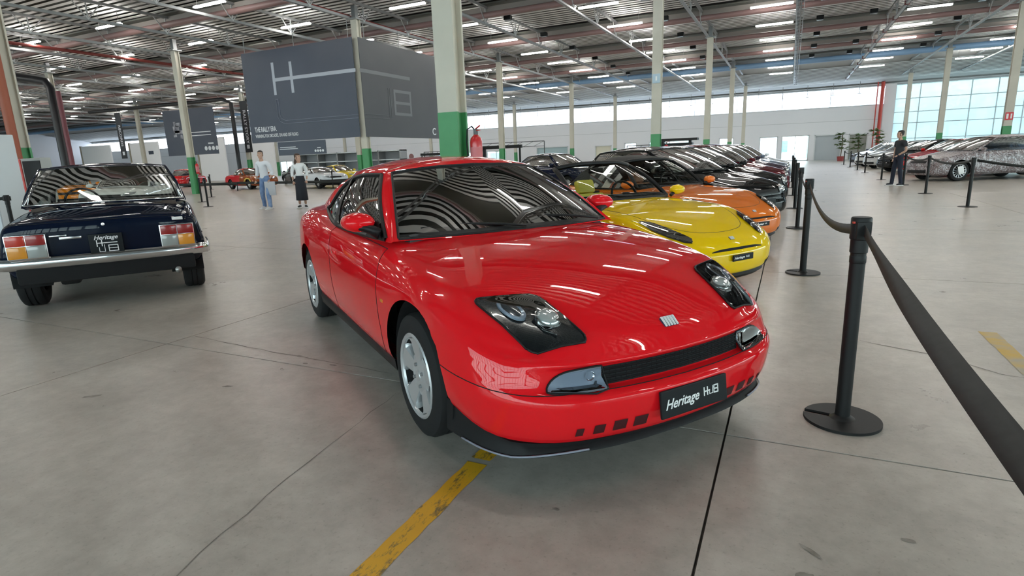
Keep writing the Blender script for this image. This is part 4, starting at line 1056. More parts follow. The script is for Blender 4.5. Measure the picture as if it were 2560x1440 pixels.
# ------------------------------------------------------------------ the dark blue saloon coupe seen from behind
NOSE_BOX = [(0, 0), (.5, .012), (.8, .035), (.93, .075), (.985, .14), (1, .24)]
def blue_coupe(loc, rz):
    NAVY = paint('paint_navy', (.004, .008, .022), .25, .55); t = thing('car', 'dark navy two-door car seen from behind, chrome bumper and four-part tail lamps', 'car', loc, rz)
    R_ = lambda *a: (a+(1., 1.))[:6]
    F, Rr = .98, -3.66
    rows = [R_(F-.08, Rr+.16, [(0, .66)], [(0, .26), (-3.6, .30)]), R_(F-.02, Rr+.06, [(0, .78)], [(0, .28), (-3.6, .34)]), R_(F, Rr+.03, [(0, .825)], [(0, .36), (-3.6, .44)]),
            R_(F, Rr+.01, [(0, .845)], [(0, .50), (-3.6, .54)]), R_(F-.01, Rr, [(0, .845), (-2, .85), (-3.6, .82)], [(0, .60), (-3.6, .64)]), R_(F-.03, Rr-.005, [(0, .825), (-2, .835), (-3.6, .80)], [(0, .70), (-3.6, .745)]),
            R_(F-.06, Rr+.0, [(0, .79), (-2, .805), (-3.6, .775)], [(0, .775), (-2, .84), (-3.6, .80)]), R_(F-.10, Rr+.015, [(0, .75), (-2, .775), (-3.6, .74)], [(0, .81), (-2, .885), (-3.6, .835)])]
    zc = [(1, .83), (0, .88), (-.6, .92), (-2.4, .95), (-2.8, .945), (-3.3, .90), (-3.66, .855)]
    G, H, nr, sub, nn = loft(rows, zc, NOSE_BOX, NOSE_BOX, ns=90, nn=14, spine=(.3, .25), p=3.2); bm = mirror_grid(G); bvh = bvh_of(bm)
    XR = -3.1+.0
    cut_arch(bm, 0, .32, .36); cut_arch(bm, XR, .32, .36)
    DU = useg(G, 5*sub, -1.9, -.6)
    def pick(r, u, s, c):
        k = r/sub
        if k >= nr-1: return 'bonnet' if c.x > -.5 else ('boot_lid' if c.x < -2.6 else 'body_shell')
        if u in DU and k >= 1: return 'door#%d' % s
        return 'body_shell'
    split_panels(bm, pick, {'*': NAVY}, t, gap=.004)
    B = [(-.55, 0, .90), (-.60, .4, .90), (-.78, .70, .89), (-.83, .735, .885), (-1.5, .765, .89), (-2.2, .765, .90), (-2.55, .745, .93), (-2.66, .725, .945), (-2.80, .40, .955), (-2.83, 0, .955)]
    T = [(-1.15, 0, 1.355), (-1.17, .3, 1.35), (-1.24, .56, 1.335), (-1.28, .59, 1.33), (-1.6, .605, 1.345), (-1.95, .605, 1.345), (-2.12, .60, 1.34), (-2.16, .585, 1.34), (-2.24, .32, 1.36), (-2.26, 0, 1.362)]
    cabin(t, B, T, ['windscreen', 'windscreen', 'body', 'side_window', 'side_window', 'side_window', 'body', 'rear_window', 'rear_window'],
          [.04]*10, [.95, .95, .95, .94, .94, .92, .90, .93, .94, .94], [.02]*10, [(-1.1, 1.357), (-1.5, 1.385), (-1.9, 1.385), (-2.3, 1.36)], NAVY, glass('rear_glass', (.90, .92, .90), .62, 1.22), BLACK, frit=False, trim_r=.006)
    # bright surround of the rear glass
    g = D.objects.new('rear_glass_surround', None); COL.objects.link(g); g.parent = t
    pth = [(-2.675, .722, .965), (-2.19, .585, 1.318), (-2.27, .32, 1.338), (-2.29, 0, 1.34), (-2.27, -.32, 1.338), (-2.19, -.585, 1.318), (-2.675, -.722, .965)]
    MB().tube([pth[0], pth[1]], .012, 6).build('bright_strip', CHROME, g, True); MB().tube(pth[1:6], .012, 6).build('bright_strip', CHROME, g, True); MB().tube(pth[5:], .012, 6).build('bright_strip', CHROME, g, True)
    MB().tube([(-2.675, .722, .965), (-2.82, .4, .972), (-2.85, 0, .972), (-2.82, -.4, .972), (-2.675, -.722, .965)], .010, 6).build('bright_strip', CHROME, g, True)
    # tail lamps: red over, amber and clear under
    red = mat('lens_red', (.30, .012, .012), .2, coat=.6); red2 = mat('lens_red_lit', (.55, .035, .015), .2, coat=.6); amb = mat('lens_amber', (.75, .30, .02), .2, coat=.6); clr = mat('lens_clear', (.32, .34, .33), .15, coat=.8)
    for s in (1, -1):
        l = D.objects.new('tail_lamp', None); COL.objects.link(l); l.parent = t
        x = -3.672; y0, y1, z0, z1 = .455, .745, .532, .742; ym = (y0+y1)/2; zm = .645
        f = MB().bbox((x+.01, s*ym, (z0+z1)/2), (.06, y1-y0+.012, z1-z0+.012), .008).build('lamp_bezel', CHROME, l, 40)
        q = .004
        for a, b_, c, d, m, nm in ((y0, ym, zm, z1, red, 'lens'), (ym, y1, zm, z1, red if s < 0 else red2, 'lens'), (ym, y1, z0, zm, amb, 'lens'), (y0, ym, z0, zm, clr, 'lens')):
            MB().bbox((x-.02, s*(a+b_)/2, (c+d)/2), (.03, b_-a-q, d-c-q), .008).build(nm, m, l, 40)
    # chrome bumper wrapping round the tail
    sec = [(-.005, .525), (-.05, .53), (-.075, .50), (-.072, .462), (-.05, .425), (.0, .415)]
    N = arc_resample([(0, 0), (.6, .02), (.9, .06), (.985, .13), (1, .26), (1.003, .6)], 22)
    rowsB = []
    for dx, z in sec:
        half = [(-3.66+.02+dx+d, yf*(.865-(dx+.07)*0+(-dx)*.25)) for yf, d in N]; full = [(x, -y) for x, y in half[::-1]]+half[1:]
        rowsB.append([(x, y, z) for x, y in full])
    MB().grid(rowsB).build('rear_bumper', CHROME, t, smooth=50)
    MB().bbox((-3.5, 0, .36), (.3, 1.45, .16), .03).build('rear_valance', DARK, t, 40)
    tag(MB().box((-1.4, 0, .27), (3.9, 1.2, .06)).build('underbody', DARK, t), kind=None)
    MB().tube([(-3.2, -.56, .31), (-3.5, -.56, .30), (-3.68, -.56, .275)], .03, 10).build('exhaust_pipe', mat('exhaust', (.35, .34, .33), .4, .7), t, True)
    MB().bbox((-3.35, .36, .26), (.25, .16, .08), .03).build('exhaust_box', BLACK, t, 40)
    # boot furniture
    MB().lathe([(0, .012), (.014, .01), (.017, 0)], 14, axis='X').build('boot_lock', CHROME, t, loc=(-3.69, 0, .795)).rotation_euler = (0, 0, PI)
    b = MB().bbox((-3.668, -.62, .80), (.012, .095, .03), .004).build('maker_badge', WHITE, t, 40)
    sc = D.objects.new('model_script', None); COL.objects.link(sc); sc.parent = t
    MB().bbox((-3.672, .36, .715), (.008, .13, .014), .003).build('script_bar', CHROME, sc, 40); MB().bbox((-3.672, .27, .69), (.008, .17, .022), .003).build('script_bar', CHROME, sc, 40)
    p = MB().bbox((-3.685, 0, .605), (.012, .27, .20), .004).build('number_plate', mat('plate_black', (.014, .016, .018), .5, spec=.15), t, 40)
    text('plate_lettering', 'Heritage', WHITE, p, (-3.6925, 0, .668), (PI/2, .0, -PI/2), .055, shear=.35, bold=.0008)
    lg = MB(); z0 = .60
    def sg(y0, za, y1, zb, w): lg.box((-3.693, (y0+y1)/2, (za+zb)/2), (.002, abs(y1-y0)+w, abs(zb-za)+w))
    sg(.075, .59, .075, .645, .008); sg(.035, .59, .035, .645, .008); sg(.075, .618, -.085, .618, .008)
    sg(.062, .535, .062, .578, .005); sg(.062, .535, .018, .535, .005); sg(.018, .535, .018, .60, .005)
    for z in (.537, .565, .593): sg(-.015, z, -.088, z, .007)
    sg(-.015, .537, -.015, .593, .007); sg(-.088, .537, -.088, .593, .007)
    lg.build('plate_emblem', WHITE, p)
    # cabin furniture
    BR = mat('brown_velour', (.07, .05, .04), .8)
    MB().box((-1.7, 0, .40), (2.2, 1.35, .04)).box((-.7, 0, .7), (.1, 1.35, .5)).build('cabin_floor', DARK, t)
    MB().bbox((-.95, 0, .86), (.35, 1.35, .14), .04).build('dashboard', SEAT, t, 40)
    for y in (.36, -.36): seat(t, -1.6, y, .24, BR, hr=False)
    MB().bbox((-2.4, 0, .72), (.16, 1.25, .28), .06).build('rear_bench', BR, t, 40); MB().bbox((-2.62, 0, .915), (.4, 1.3, .03), .01).build('parcel_shelf', BR, t, 40)
    steering_wheel(t, -1.2, .36, .92); MB().bbox((-1.30, 0, 1.24), (.03, .25, .085), .03).build('rear_view_mirror', BLACK, t, 40)
    arch_liner(t, 0, .32, .365, .80, .5); arch_liner(t, XR, .32, .365, .80, .5)
    for x in (0, XR):
        for y in (.70, -.70): put_wheel(t, x, y, .32, 'cap', .19, .2)
    for s in (1, -1):
        MB().tube(conform_line(bvh, [(x, s*1., .62) for x in np.linspace(-3.4, .6, 24)], (0, -s, 0), .004, 1), .008, 6).build('side_moulding', CHROME, t, True)
    return t
blue_coupe((-8.965, 5.294, 0), math.radians(146.46))
GLASSK = glass('dark_glass', (.30, .35, .36), 1., 1.36)
# ------------------------------------------------------------------ everyday cars: hatchbacks, saloons, rally cars
NOSE_MID = [(0, 0), (.35, .012), (.6, .045), (.78, .10), (.9, .19), (.96, .30), (1, .48)]
def std_car(loc, rz, label, pm, group=None, wb=2.54, fo=.82, ro=.72, W=1.72, zn=.66, cowl=(-.55, .92), belt=.93, roof=1.42, wst=-1.25, rre=-2.75, rgb=-3.05, deck=None, nose=None, wheel=('five', .3, .2), glassm=None, grille=None, lamps=None, bumper=None, plate_w=None, detail=True, crown=.045, roofm=None, seats=None, saloon=False, side_split=True, rail=None):
    """p: proportions in metres, front axle at the origin"""
    t = thing('car', label, 'car', loc, rz, group); nose = nose or NOSE_MID; xr = -(wb+ro); hw = W/2
    deck = deck or belt+.06; R = wheel[1]; z0 = .2
    zs = [(fo, zn-.02), (fo*.4, zn+.07), (0, min(belt-.06, zn+.14)), (cowl[0], cowl[1]-.05), (-wb*.6, belt-.01), (-wb, belt+.02), (xr+.1, deck-.06)]
    zsf = pchip(zs); rows = []
    for fr, wf, dn in ((0, .84, -.07), (.08, .94, -.02), (.24, .985, .0), (.40, 1., -.005), (.56, 1., -.03), (.74, .985, -.035), (.89, .955, -.07), (1., .90, -.13)):
        W_ = [(0, hw*wf), (-wb*.5, hw*wf), (xr, hw*wf*.97)]
        Z_ = [(x, z0+(zv-z0)*fr) for x, zv in zs]
        rows.append((fo+dn, xr-dn*.7, W_, Z_, 1., 1.))
    zc = [(fo-.13, zn), (fo*.4, zn+.10), (0, (zn+cowl[1])/2+.04), (cowl[0], cowl[1]+.01), (-wb*.6, belt+.02), (rgb, deck+.01), (xr+.09, deck-.02)]
    G, H, nr, sub, nn = loft(rows, zc, nose, nose, ns=56, nn=12, sub=3, spine=(.3, .25), p=2.8); bm = mirror_grid(G); bvh = bvh_of(bm)
    cut_arch(bm, 0, R, R+.05); cut_arch(bm, -wb, R, R+.05)
    BM = pm if not isinstance(pm, str) else MATS[pm]; bump = bumper or BM
    DU = useg(G, 4*sub, cowl[0]-1.25, cowl[0]-.05)
    def pick(r, u, s, c):
        k = r/sub
        if k >= nr-1: return 'bonnet' if c.x > cowl[0] else ('boot_lid' if c.x < rgb+.1 else 'body_shell')
        if c.x > R+.07 and k < 4: return 'front_bumper'
        if c.x < -wb-R-.07 and k < 4: return 'rear_bumper'
        if u in DU and k >= 1: return 'door#%d' % s
        return 'body_shell'
    split_panels(bm, pick, {'*': BM, 'front_bumper': bump, 'rear_bumper': bump}, t, gap=.005 if detail else None)
    cx, cz = cowl; rw = hw*.70
    B = [(cx+.22, 0, cz-.005), (cx+.16, hw*.42, cz-.01), (cx, hw*.80, cz-.03), (cx-.06, hw*.855, cz-.035), ((cx+rgb)/2+.3, hw*.88, belt-.03), ((cx+rgb)/2-.45, hw*.88, belt-.02), (rgb+.22, hw*.845, belt+.0), (rgb+.1, hw*.80, deck-.03), (rgb, hw*.40, deck-.01), (rgb-.03, 0, deck)]
    T = [(wst+.05, 0, roof-.055), (wst+.03, hw*.32, roof-.058), (wst-.04, hw*.62, roof-.085), (wst-.08, hw*.665, roof-.095), ((wst+rre)/2+.2, hw*.69, roof-.075), ((wst+rre)/2-.3, hw*.685, roof-.08), (rre+.12, hw*.66, roof-.10), (rre+.05, hw*.62, roof-.10), (rre-.03, hw*.32, roof-.075), (rre-.05, 0, roof-.07)]
    cabin(t, B, T, ['windscreen', 'windscreen', 'body', 'side_window', 'side_window', 'side_window', 'body', 'rear_window', 'rear_window'], [.04]*10, [.95, .95, .95, .94, .94, .93, .90, .93, .93, .93],
          [.03]*10, [(wst, roof-.05), ((wst+rre)/2, roof), (rre, roof-.07)], BM, glassm or GLASSK, BLACK, roofm=roofm, seg=4, frit=False, trim_r=.008, nrow=5)
    HB = mat('lamp_clear', (.62, .65, .68), .12, .7)
    lamps = lamps or [((.46, zn-.13), (.64, zn-.11), (.80, zn-.06), (.83, zn-.01), (.66, zn-.02), (.48, zn-.05))]
    for L in lamps:
        for s in (1, -1):
            poly = [(fo+.3, s*y*hw, z) for y, z in L]
            if s < 0: poly = poly[::-1]
            l = conform_poly(bvh, poly, (-1, 0, 0), .006, 2).build('headlamp', HB, t, smooth=True, fix=False)
            if detail:
                c = sum((Vector(p) for p in poly), Vector())/len(poly); h, n_, _, _ = bvh.ray_cast(c, Vector((-1, 0, 0)))
                if h: MB().lathe([(.055, .004), (.05, .012), (.03, .004), (0, .002)], 14).build('lamp_reflector', CHROME, l, True, loc=h+n_*.006).rotation_euler = (0, 1.2, 0)
    for y0, y1, za, zb, m in (grille or [(-.42, .42, zn-.14, zn-.06, BLACK), (-.5, .5, .27, .38, BLACK)]):
        poly = [(fo+.3, y0*hw, za), (fo+.3, y0*hw, zb), (fo+.3, y1*hw, zb), (fo+.3, y1*hw, za)]
        conform_poly(bvh, poly, (-1, 0, 0), .005, 2).build('grille', m, t, fix=False)
    tl = mat('lens_red', (.30, .012, .012), .2, coat=.6)
    for s in (1, -1):
        poly = [(xr-.3, s*hw*y, z) for y, z in ((.62, deck-.25), (.62, deck-.1), (.86, deck-.1), (.88, deck-.25))]
        if s > 0: poly = poly[::-1]
        conform_poly(bvh, poly, (1, 0, 0), .006, 1).build('tail_lamp', tl, t, fix=False)
        m = MB().grid([[(cx-.12+x, s*(hw+.07)+ry*math.cos(a), cz+.04+rz_*math.sin(a)) for a in np.linspace(0, 2*PI, 13)] for x, ry, rz_ in ((.070, .001, .001), (.066, .04, .025), (.04, .08, .05), (-.03, .095, .06), (-.05, .09, .055), (-.05, .005, .005))]).build('door_mirror', BM, t, smooth=True)
        MB().tube([(cx-.12, s*hw*.9, cz-.01), (cx-.12, s*(hw+.04), cz+.01)], .02, 6).build('mirror_arm', BLACK, m)
        if detail: MB().bbox((cx-1.1, s*(hw+.004), belt-.16), (.14, .03, .025), .008).build('door_handle', BM, t, 40)
    if plate_w: 
        h, _, _, _ = bvh.ray_cast(Vector((fo+.5, 0, .42)), Vector((-1, 0, 0))); MB().bbox((h.x+.012, 0, .42), (.012, plate_w, .11), .004).build('number_plate', mat('plate_black', (.02, .022, .024), .35), t, 40)
    for a, c in (((cx+.2, hw*.55, cz+.02), (cx+.06, 0, cz+.06)), ((cx+.22, 0, cz+.02), (cx+.02, -hw*.55, cz+.05))): MB().tube([a, c], .008, 5).build('wiper', BLACK, t)
    MB().box((-wb/2, 0, .24), (wb+.9, hw*1.5, .06)).box((-wb/2-.2, 0, .42), (wb*.8, hw*1.6, .04)).build('underbody', DARK, t)
    MB().bbox((cx-.2, 0, cz-.08), (.4, hw*1.5, .14), .04).build('dashboard', SEAT, t, 40)
    for y in (.36, -.36): seat(t, cx-.95, y, .25+max(0, roof-1.42), seats or SEAT)
    if detail: steering_wheel(t, cx-.48, .36, cz-.02)
    MB().bbox(((cx+rgb)/2-.75, 0, .66), (.2, hw*1.4, .5), .06).build('rear_bench', seats or SEAT, t, 40)
    arch_liner(t, 0, R, R+.055, hw*.93, .5); arch_liner(t, -wb, R, R+.055, hw*.93, .5)
    for x in (0, -wb):
        for s in (1, -1): put_wheel(t, x, s*(hw-.13), R, wheel[0], wheel[2], .19, detail=detail)
    return t, bvh, H
paint('paint_black', (.005, .0055, .006), .3, .45); paint('paint_black2', (.008, .009, .010), .3, .45); paint('paint_maroon', (.10, .008, .014), .3, .5); paint('paint_plum', (.05, .03, .05), .3, .5)
paint('paint_steelblue', (.13, .16, .22), .3); paint('paint_white', (.75, .77, .80), .3); paint('paint_silver', (.55, .57, .58), .3); paint('paint_pearl', (.68, .70, .68), .3); paint('paint_darkgrey', (.03, .032, .035), .3); paint('paint_scarlet', (.55, .01, .012), .3); paint('paint_navy2', (.006, .01, .03), .25); paint('paint_orange2', (.72, .24, .02), .35)
h33 = math.radians(-33)
LR = 'parked row of cars along the belt posts'
std_car((-1.02, 10.85, 0), h33, 'black hatchback with long lit reflections on the bonnet, next beyond the orange roadster', 'paint_black', LR, W=1.75, fo=.86, ro=.66, zn=.68, cowl=(-.50, .93), roof=1.41, wst=-1.30, rre=-2.75, rgb=-3.05, plate_w=.45)
std_car((-.98, 13.7, 0), h33, 'second black hatchback in the row, directly behind the first black one', 'paint_black2', LR, W=1.72, fo=.84, ro=.66, zn=.68, cowl=(-.50, .93), roof=1.43, wst=-1.30, rre=-2.75, rgb=-3.05, plate_w=.45)
std_car((-.95, 16.6, 0), h33, 'maroon hatchback in the row beyond the two black cars', 'paint_maroon', LR, W=1.70, fo=.84, ro=.62, zn=.70, cowl=(-.48, .95), roof=1.47, wst=-1.22, rre=-2.7, rgb=-3.0, plate_w=.45, detail=False)
std_car((-.95, 19.6, 0), h33, 'dark plum hatchback beyond the maroon car', 'paint_plum', LR, W=1.72, fo=.84, ro=.66, zn=.72, cowl=(-.48, .97), roof=1.50, wst=-1.22, rre=-2.7, rgb=-3.0, detail=False)
std_car((-.95, 22.8, 0), h33, 'slate blue car near the far end of the row', 'paint_steelblue', LR, W=1.74, fo=.86, ro=.7, zn=.72, cowl=(-.48, .97), roof=1.50, wst=-1.22, rre=-2.7, rgb=-3.0, detail=False)
std_car((-.95, 26.4, 0), h33, 'white car closing the far end of the row by the belt posts', 'paint_white', LR, W=1.74, fo=.86, ro=.7, zn=.74, cowl=(-.45, 1.0), roof=1.54, wst=-1.2, rre=-2.8, rgb=-3.05, detail=False)
# second row behind, seen over the roadsters
CLEAR = glass('clear_glass', (.84, .88, .86), 1., 1.45); BLUEG = glass('blue_glass', (.30, .40, .55), 1., 1.42)
std_car((-7.3, 15.9, 0), math.radians(-20), 'low dark classic coupe with red seats and slim pillars, behind the yellow roadster', 'paint_darkgrey', 'second row of parked cars', W=1.62, fo=.72, ro=.8, wb=2.3, zn=.66, cowl=(-.50, .84), belt=.82, roof=1.22, wst=-1.05, rre=-1.9, rgb=-2.35, deck=.84, glassm=CLEAR, seats=mat('red_leather', (.28, .02, .02), .5), nose=NOSE_BOX, wheel=('cap', .29, .18))
std_car((-6.6, 19.8, 0), math.radians(-25), 'navy saloon with bright sky mirrored in its windscreen, behind the orange roadster', 'paint_navy2', 'second row of parked cars', W=1.70, fo=.8, ro=1., wb=2.6, zn=.76, cowl=(-.55, .96), belt=.96, roof=1.42, wst=-1.1, rre=-2.35, rgb=-2.9, deck=.98, glassm=BLUEG, nose=NOSE_BOX, wheel=('cap', .3, .18))
# ------------------------------------------------------------------ east side: cars behind the second belt line
def camo_mat():
    m = D.materials.new('camouflage_wrap'); m.use_nodes = True; nt = m.node_tree; b = nt.nodes['Principled BSDF']; b.inputs['Roughness'].default_value = .35
    tc = nt.nodes.new('ShaderNodeTexCoord'); n = nt.nodes.new('ShaderNodeTexNoise'); n.inputs['Scale'].default_value = 7; n.inputs['Detail'].default_value = 5; n.inputs['Distortion'].default_value = 1.6
    cr = nt.nodes.new('ShaderNodeValToRGB'); e = cr.color_ramp.elements; cr.color_ramp.interpolation = 'CONSTANT'
    e[0].position = 0; e[0].color = (.50, .47, .49, 1); e[1].position = .43; e[1].color = (.10, .05, .05, 1)
    for p, c in ((.465, (.46, .42, .43)), (.492, (.02, .02, .03)), (.52, (.46, .32, .30)), (.545, (.03, .02, .03)), (.575, (.52, .50, .53))): k = e.new(p); k.color = (*c, 1)
    nt.links.new(tc.outputs['Object'], n.inputs[0]); nt.links.new(n.outputs[0], cr.inputs[0]); nt.links.new(cr.outputs[0], b.inputs[0]); return m
ER = 'parked cars east of the aisle'
hE = math.radians(180+26)
camo, _, _ = std_car((4.75, 24.85, 0), hE, 'car wrapped in grey and brown camouflage with spoked wheels, behind the right belt line', camo_mat(), ER, wb=2.82, fo=.86, ro=.85, W=1.84, zn=.74, cowl=(-.5, .98), belt=.98, roof=1.48, wst=-1.3, rre=-2.9, rgb=-3.4, deck=1.05, wheel=('multi', .325, .225), glassm=BLUEG)
tg = MB().bbox((0, 0, 0), (.012, .19, .27), .01).build('paper_tag', WHITE, camo, 40); tg.location = (.0, .94, .36); tg.rotation_euler = (.25, 0, PI/2)
for (x, y, lab, pm, rf) in ((4.55, 27.6, 'white car with pale windscreen, right behind the camouflaged car', 'paint_white', 1.46), (4.4, 30.3, 'scarlet hatchback glimpsed behind the camouflaged car', 'paint_scarlet', 1.45),
                        (4.0, 33.2, 'black hatchback behind the standing man', 'paint_black', 1.46), (3.9, 38.2, 'silver hatchback facing the aisle beyond the standing man', 'paint_silver', 1.48),
                        (3.8, 41.8, 'pearl white hatchback beyond the silver one', 'paint_pearl', 1.48), (3.8, 45.5, 'grey hatchback furthest along the right side near the plants', 'paint_steelblue', 1.48)):
    std_car((x+.75, y, 0), hE, lab, pm, ER, W=1.76, fo=.82, ro=.66, zn=.72, cowl=(-.48, .97), roof=rf, wst=-1.25, rre=-2.75, rgb=-3.05, detail=False)
std_car((11.6, 24.6, 0), math.radians(200), 'black estate with a red tail strip, behind the camouflaged car by the right column', 'paint_black2', ER, wb=2.7, fo=.85, ro=.9, W=1.84, zn=.85, cowl=(-.5, 1.1), belt=1.1, roof=1.66, wst=-1.2, rre=-3.2, rgb=-3.5, detail=False)
# ------------------------------------------------------------------ far west: rally cars
RG = 'rally cars across the hall'
paint('paint_rally_red', (.50, .012, .02), .35); paint('paint_rally_brown', (.30, .06, .015), .35); paint('paint_rally_yellow', (.75, .55, .03), .35)
def two_tone(name, front, rear, split):
    m = paint(name, front, .35); nt = m.node_tree; b = nt.nodes['Principled BSDF']; tc = nt.nodes.new('ShaderNodeTexCoord'); sp = nt.nodes.new('ShaderNodeSeparateXYZ'); g = nt.nodes.new('ShaderNodeMath'); g.operation = 'GREATER_THAN'; g.inputs[1].default_value = split
    mx = nt.nodes.new('ShaderNodeMixRGB'); mx.inputs[1].default_value = (*rear, 1); mx.inputs[2].default_value = (*front, 1)
    nt.links.new(tc.outputs['Object'], sp.inputs[0]); nt.links.new(sp.outputs[0], g.inputs[0]); nt.links.new(g.outputs[0], mx.inputs[0]); nt.links.new(mx.outputs[0], b.inputs[0]); return m
box = dict(W=1.62, fo=.75, ro=.85, wb=2.3, zn=.72, cowl=(-.55, .88), belt=.86, deck=.86, roof=1.27, wst=-1.0, rre=-1.75, rgb=-2.25, nose=NOSE_BOX, wheel=('cap', .29, .18), detail=False, glassm=BLUEG)
a = math.radians(-14)
r1, bv, H1 = std_car((-29.1, 25.5, 0), a, 'red rally coupe with a brown and yellow front half, right of the green column foot', two_tone('paint_rally_two', (.30, .07, .02), (.52, .012, .02), -1.05), RG, **box)
st = MB(); st.tube([(-.98, -.83, .40), (-.7, -.83, .40), (-.42, -.83, .46), (-.30, -.83, .58), (-.1, -.82, .66), (.2, -.82, .62), (.42, -.81, .42)], .035, 6); st.tube([(-1.25, -.835, .36), (-.42, -.835, .36)], .05, 6); st.build('yellow_flame', mat('yellow_decal', (.75, .62, .12), .4), r1, True)
std_car((-23.3, 25.2, 0), math.radians(-20), 'white rally coupe with black sills, half hidden behind the walking man', 'paint_white', RG, **dict(box, glassm=GLASSK, roof=1.18, bumper=BLACK))
std_car((-25.6, 29.6, 0), math.radians(-10), 'yellow rally car with dark windows, behind the walking man', 'paint_rally_yellow', RG, **dict(box, glassm=GLASSK))
std_car((-20.7, 28.4, 0), math.radians(200), 'white boxy rally saloon beside the red coupe\'s roof line', 'paint_white', RG, **dict(box, roof=1.36, zn=.78, belt=.9, cowl=(-.55, .92), rgb=-2.6, rre=-2.1, glassm=GLASSK))
std_car((-43.5, 31.5, 0), math.radians(120), 'red and white rally car seen from behind, left of the green column foot', 'paint_scarlet', RG, **dict(box, roof=1.36))
std_car((-33.5, 32.5, 0), math.radians(150), 'dark olive rally car behind the red one', 'paint_darkgrey', RG, **dict(box, roof=1.34))
std_car((-22.0, 11.3, 0), math.radians(-27), 'small orange rally car seen through the navy car\'s rear window', 'paint_orange2', RG, **dict(box, roof=1.34, zn=.75))
std_car((-17.0, 9.9, 0), math.radians(-50), 'white rounded show car with red lines, seen through the navy car\'s rear window', 'paint_pearl', RG, **dict(box, roof=1.30, zn=.75, nose=NOSE_MID, rre=-2.0, rgb=-2.7))
# ------------------------------------------------------------------ belt posts and belts
STRAP = noise_mix('belt_webbing', (.010, .012, .011), (.016, .018, .017), 40., .7)
def belt_post(x, y, label, group, near=False, H=.965, rot=0.):
    t = thing('belt_post', label, 'barrier post', (x, y, 0), rot, group); n = 40 if near else 16
    PB = mat('post_black', (.010, .010, .0105), .5, spec=.3)
    # round weighted foot with a slot cut into it
    if near:
        P = []; R = .165; k = 60; a0 = PI*.88
        for i in range(k+1):
            a = a0+.12+(2*PI-.24)*i/k; P.append((R*math.cos(a), R*math.sin(a)))
        u = Vector((math.cos(a0), math.sin(a0))); w = Vector((-u.y, u.x)); P += [tuple(u*.055-w*.019), tuple(u*.04), tuple(u*.055+w*.019)]
        MB().prism(P, .0, .014).build('post_base', PB, t, 40)
        MB().lathe([(.055, .014), (.04, .02), (.032, .03)], n).build('base_collar', PB, t, True)
    else: MB().lathe([(0, .014), (.15, .012), (.165, .005), (.165, 0)], 24).build('post_base', PB, t, 40)
    MB().lathe([(.0315, .012), (.0315, H-.14)], n).build('post_tube', PB, t, True)
    h = D.objects.new('belt_head', None); COL.objects.link(h); h.parent = t
    MB().lathe([(.0315, H-.16), (.036, H-.155), (.036, H-.10), (.041, H-.095), (.041, H-.006), (.038, H), (0, H)], n).build('cassette', PB, h, 35)
    if near:
        MB().bbox((-.0, -.04, H-.055), (.058, .02, .075), .004).build('belt_clip', PB, h, 40); MB().bbox((.0, .04, H-.055), (.058, .02, .075), .004).build('belt_clip', PB, h, 40)
        MB().bbox((-.036, -.022, H-.022), (.010, .016, .009), .002).build('clip_button', mat('button_red', (.6, .05, .03), .4), h, 40)
        MB().lathe([(.0317, H-.205), (.0335, H-.20), (.0335, H-.175), (.0317, H-.17)], n).build('tube_ring', PB, t, True)
    return t
def belt(a, b, sag, label, group, tilt=0., w=.05, H=.91, seg=24):
    a, b = Vector((*a, H)), Vector((*b, H)); d = (b-a); dn = Vector((d.x, d.y, 0)).normalized(); n = Vector((-dn.y, dn.x, 0)); rows = []
    a = a+dn*.052; b = b-dn*.052
    for i in range(seg+1):
        t = i/seg; p = a.lerp(b, t); p.z -= sag*4*t*(1-t); q = min(1, max(0, (t-.06)/.34)); k = tilt*q*q*(3-2*q)*min(1, (1-t)/.15)
        v = Vector((0, 0, math.cos(k)))+n*math.sin(k); rows.append([p-v*w/2, p+v*w/2])
    o = MB().grid(rows).build('belt', STRAP); m = o.modifiers.new('thick', 'SOLIDIFY'); m.thickness = .0016; m.offset = 0
    for p in o.data.polygons: p.use_smooth = True
    return tag(o, label, 'belt', group)
WG, BG = 'belt posts along the aisle', 'retractable belts'
west = [(.30, 2.93), (.19, 6.55), (.17, 10.35), (.15, 13.84), (.13, 17.7), (.12, 21.2), (.1, 24.9), (.1, 28.6)]
wl = ['tall black belt post with a slotted round foot, in front beside the red coupe', 'black belt post beside the yellow roadster\'s nose', 'belt post beside the orange roadster', 'belt post beside the first black hatchback', 'belt post beside the second black hatchback', 'belt post beside the maroon car', 'belt post beside the plum and slate cars', 'last belt post by the white car at the row\'s end']
for i, ((x, y), l) in enumerate(zip(west, wl)): belt_post(x, y, l, WG, near=i < 3, rot=.2 if i == 0 else .1)
for i in range(len(west)-1): belt(west[i], west[i+1], .13 if i == 0 else .1, 'slack black belt between ' + wl[i].split(',')[0].replace('tall ', '') + ' and the next post', BG, H=.91)
belt((.31, 2.93), (.335, -.75), .08, 'black belt stretched from the slotted-foot post out of the right edge', BG, tilt=1.05, w=.05, seg=40)
belt_post(.335, -.75, 'black belt post that ends the near belt outside the frame', WG)
east = [(3.27, 14.35), (3.22, 18.16), (3.30, 22.1), (3.12, 25.6), (3.25, 32.4), (3.29, 36.4), (3.35, 41.5), (3.42, 47.3)]
el = ['black belt post in front of the camouflaged car\'s door', 'black belt post in front of the camouflaged car\'s front wheel', 'black belt post just behind the standing man', 'belt post left of the standing man by the black car', 'belt post before the silver hatchback', 'belt post before the pearl hatchback', 'belt post before the grey hatchback', 'furthest belt post near the potted plants']
for (x, y), l in zip(east, el): belt_post(x, y, l, 'belt posts east of the aisle')
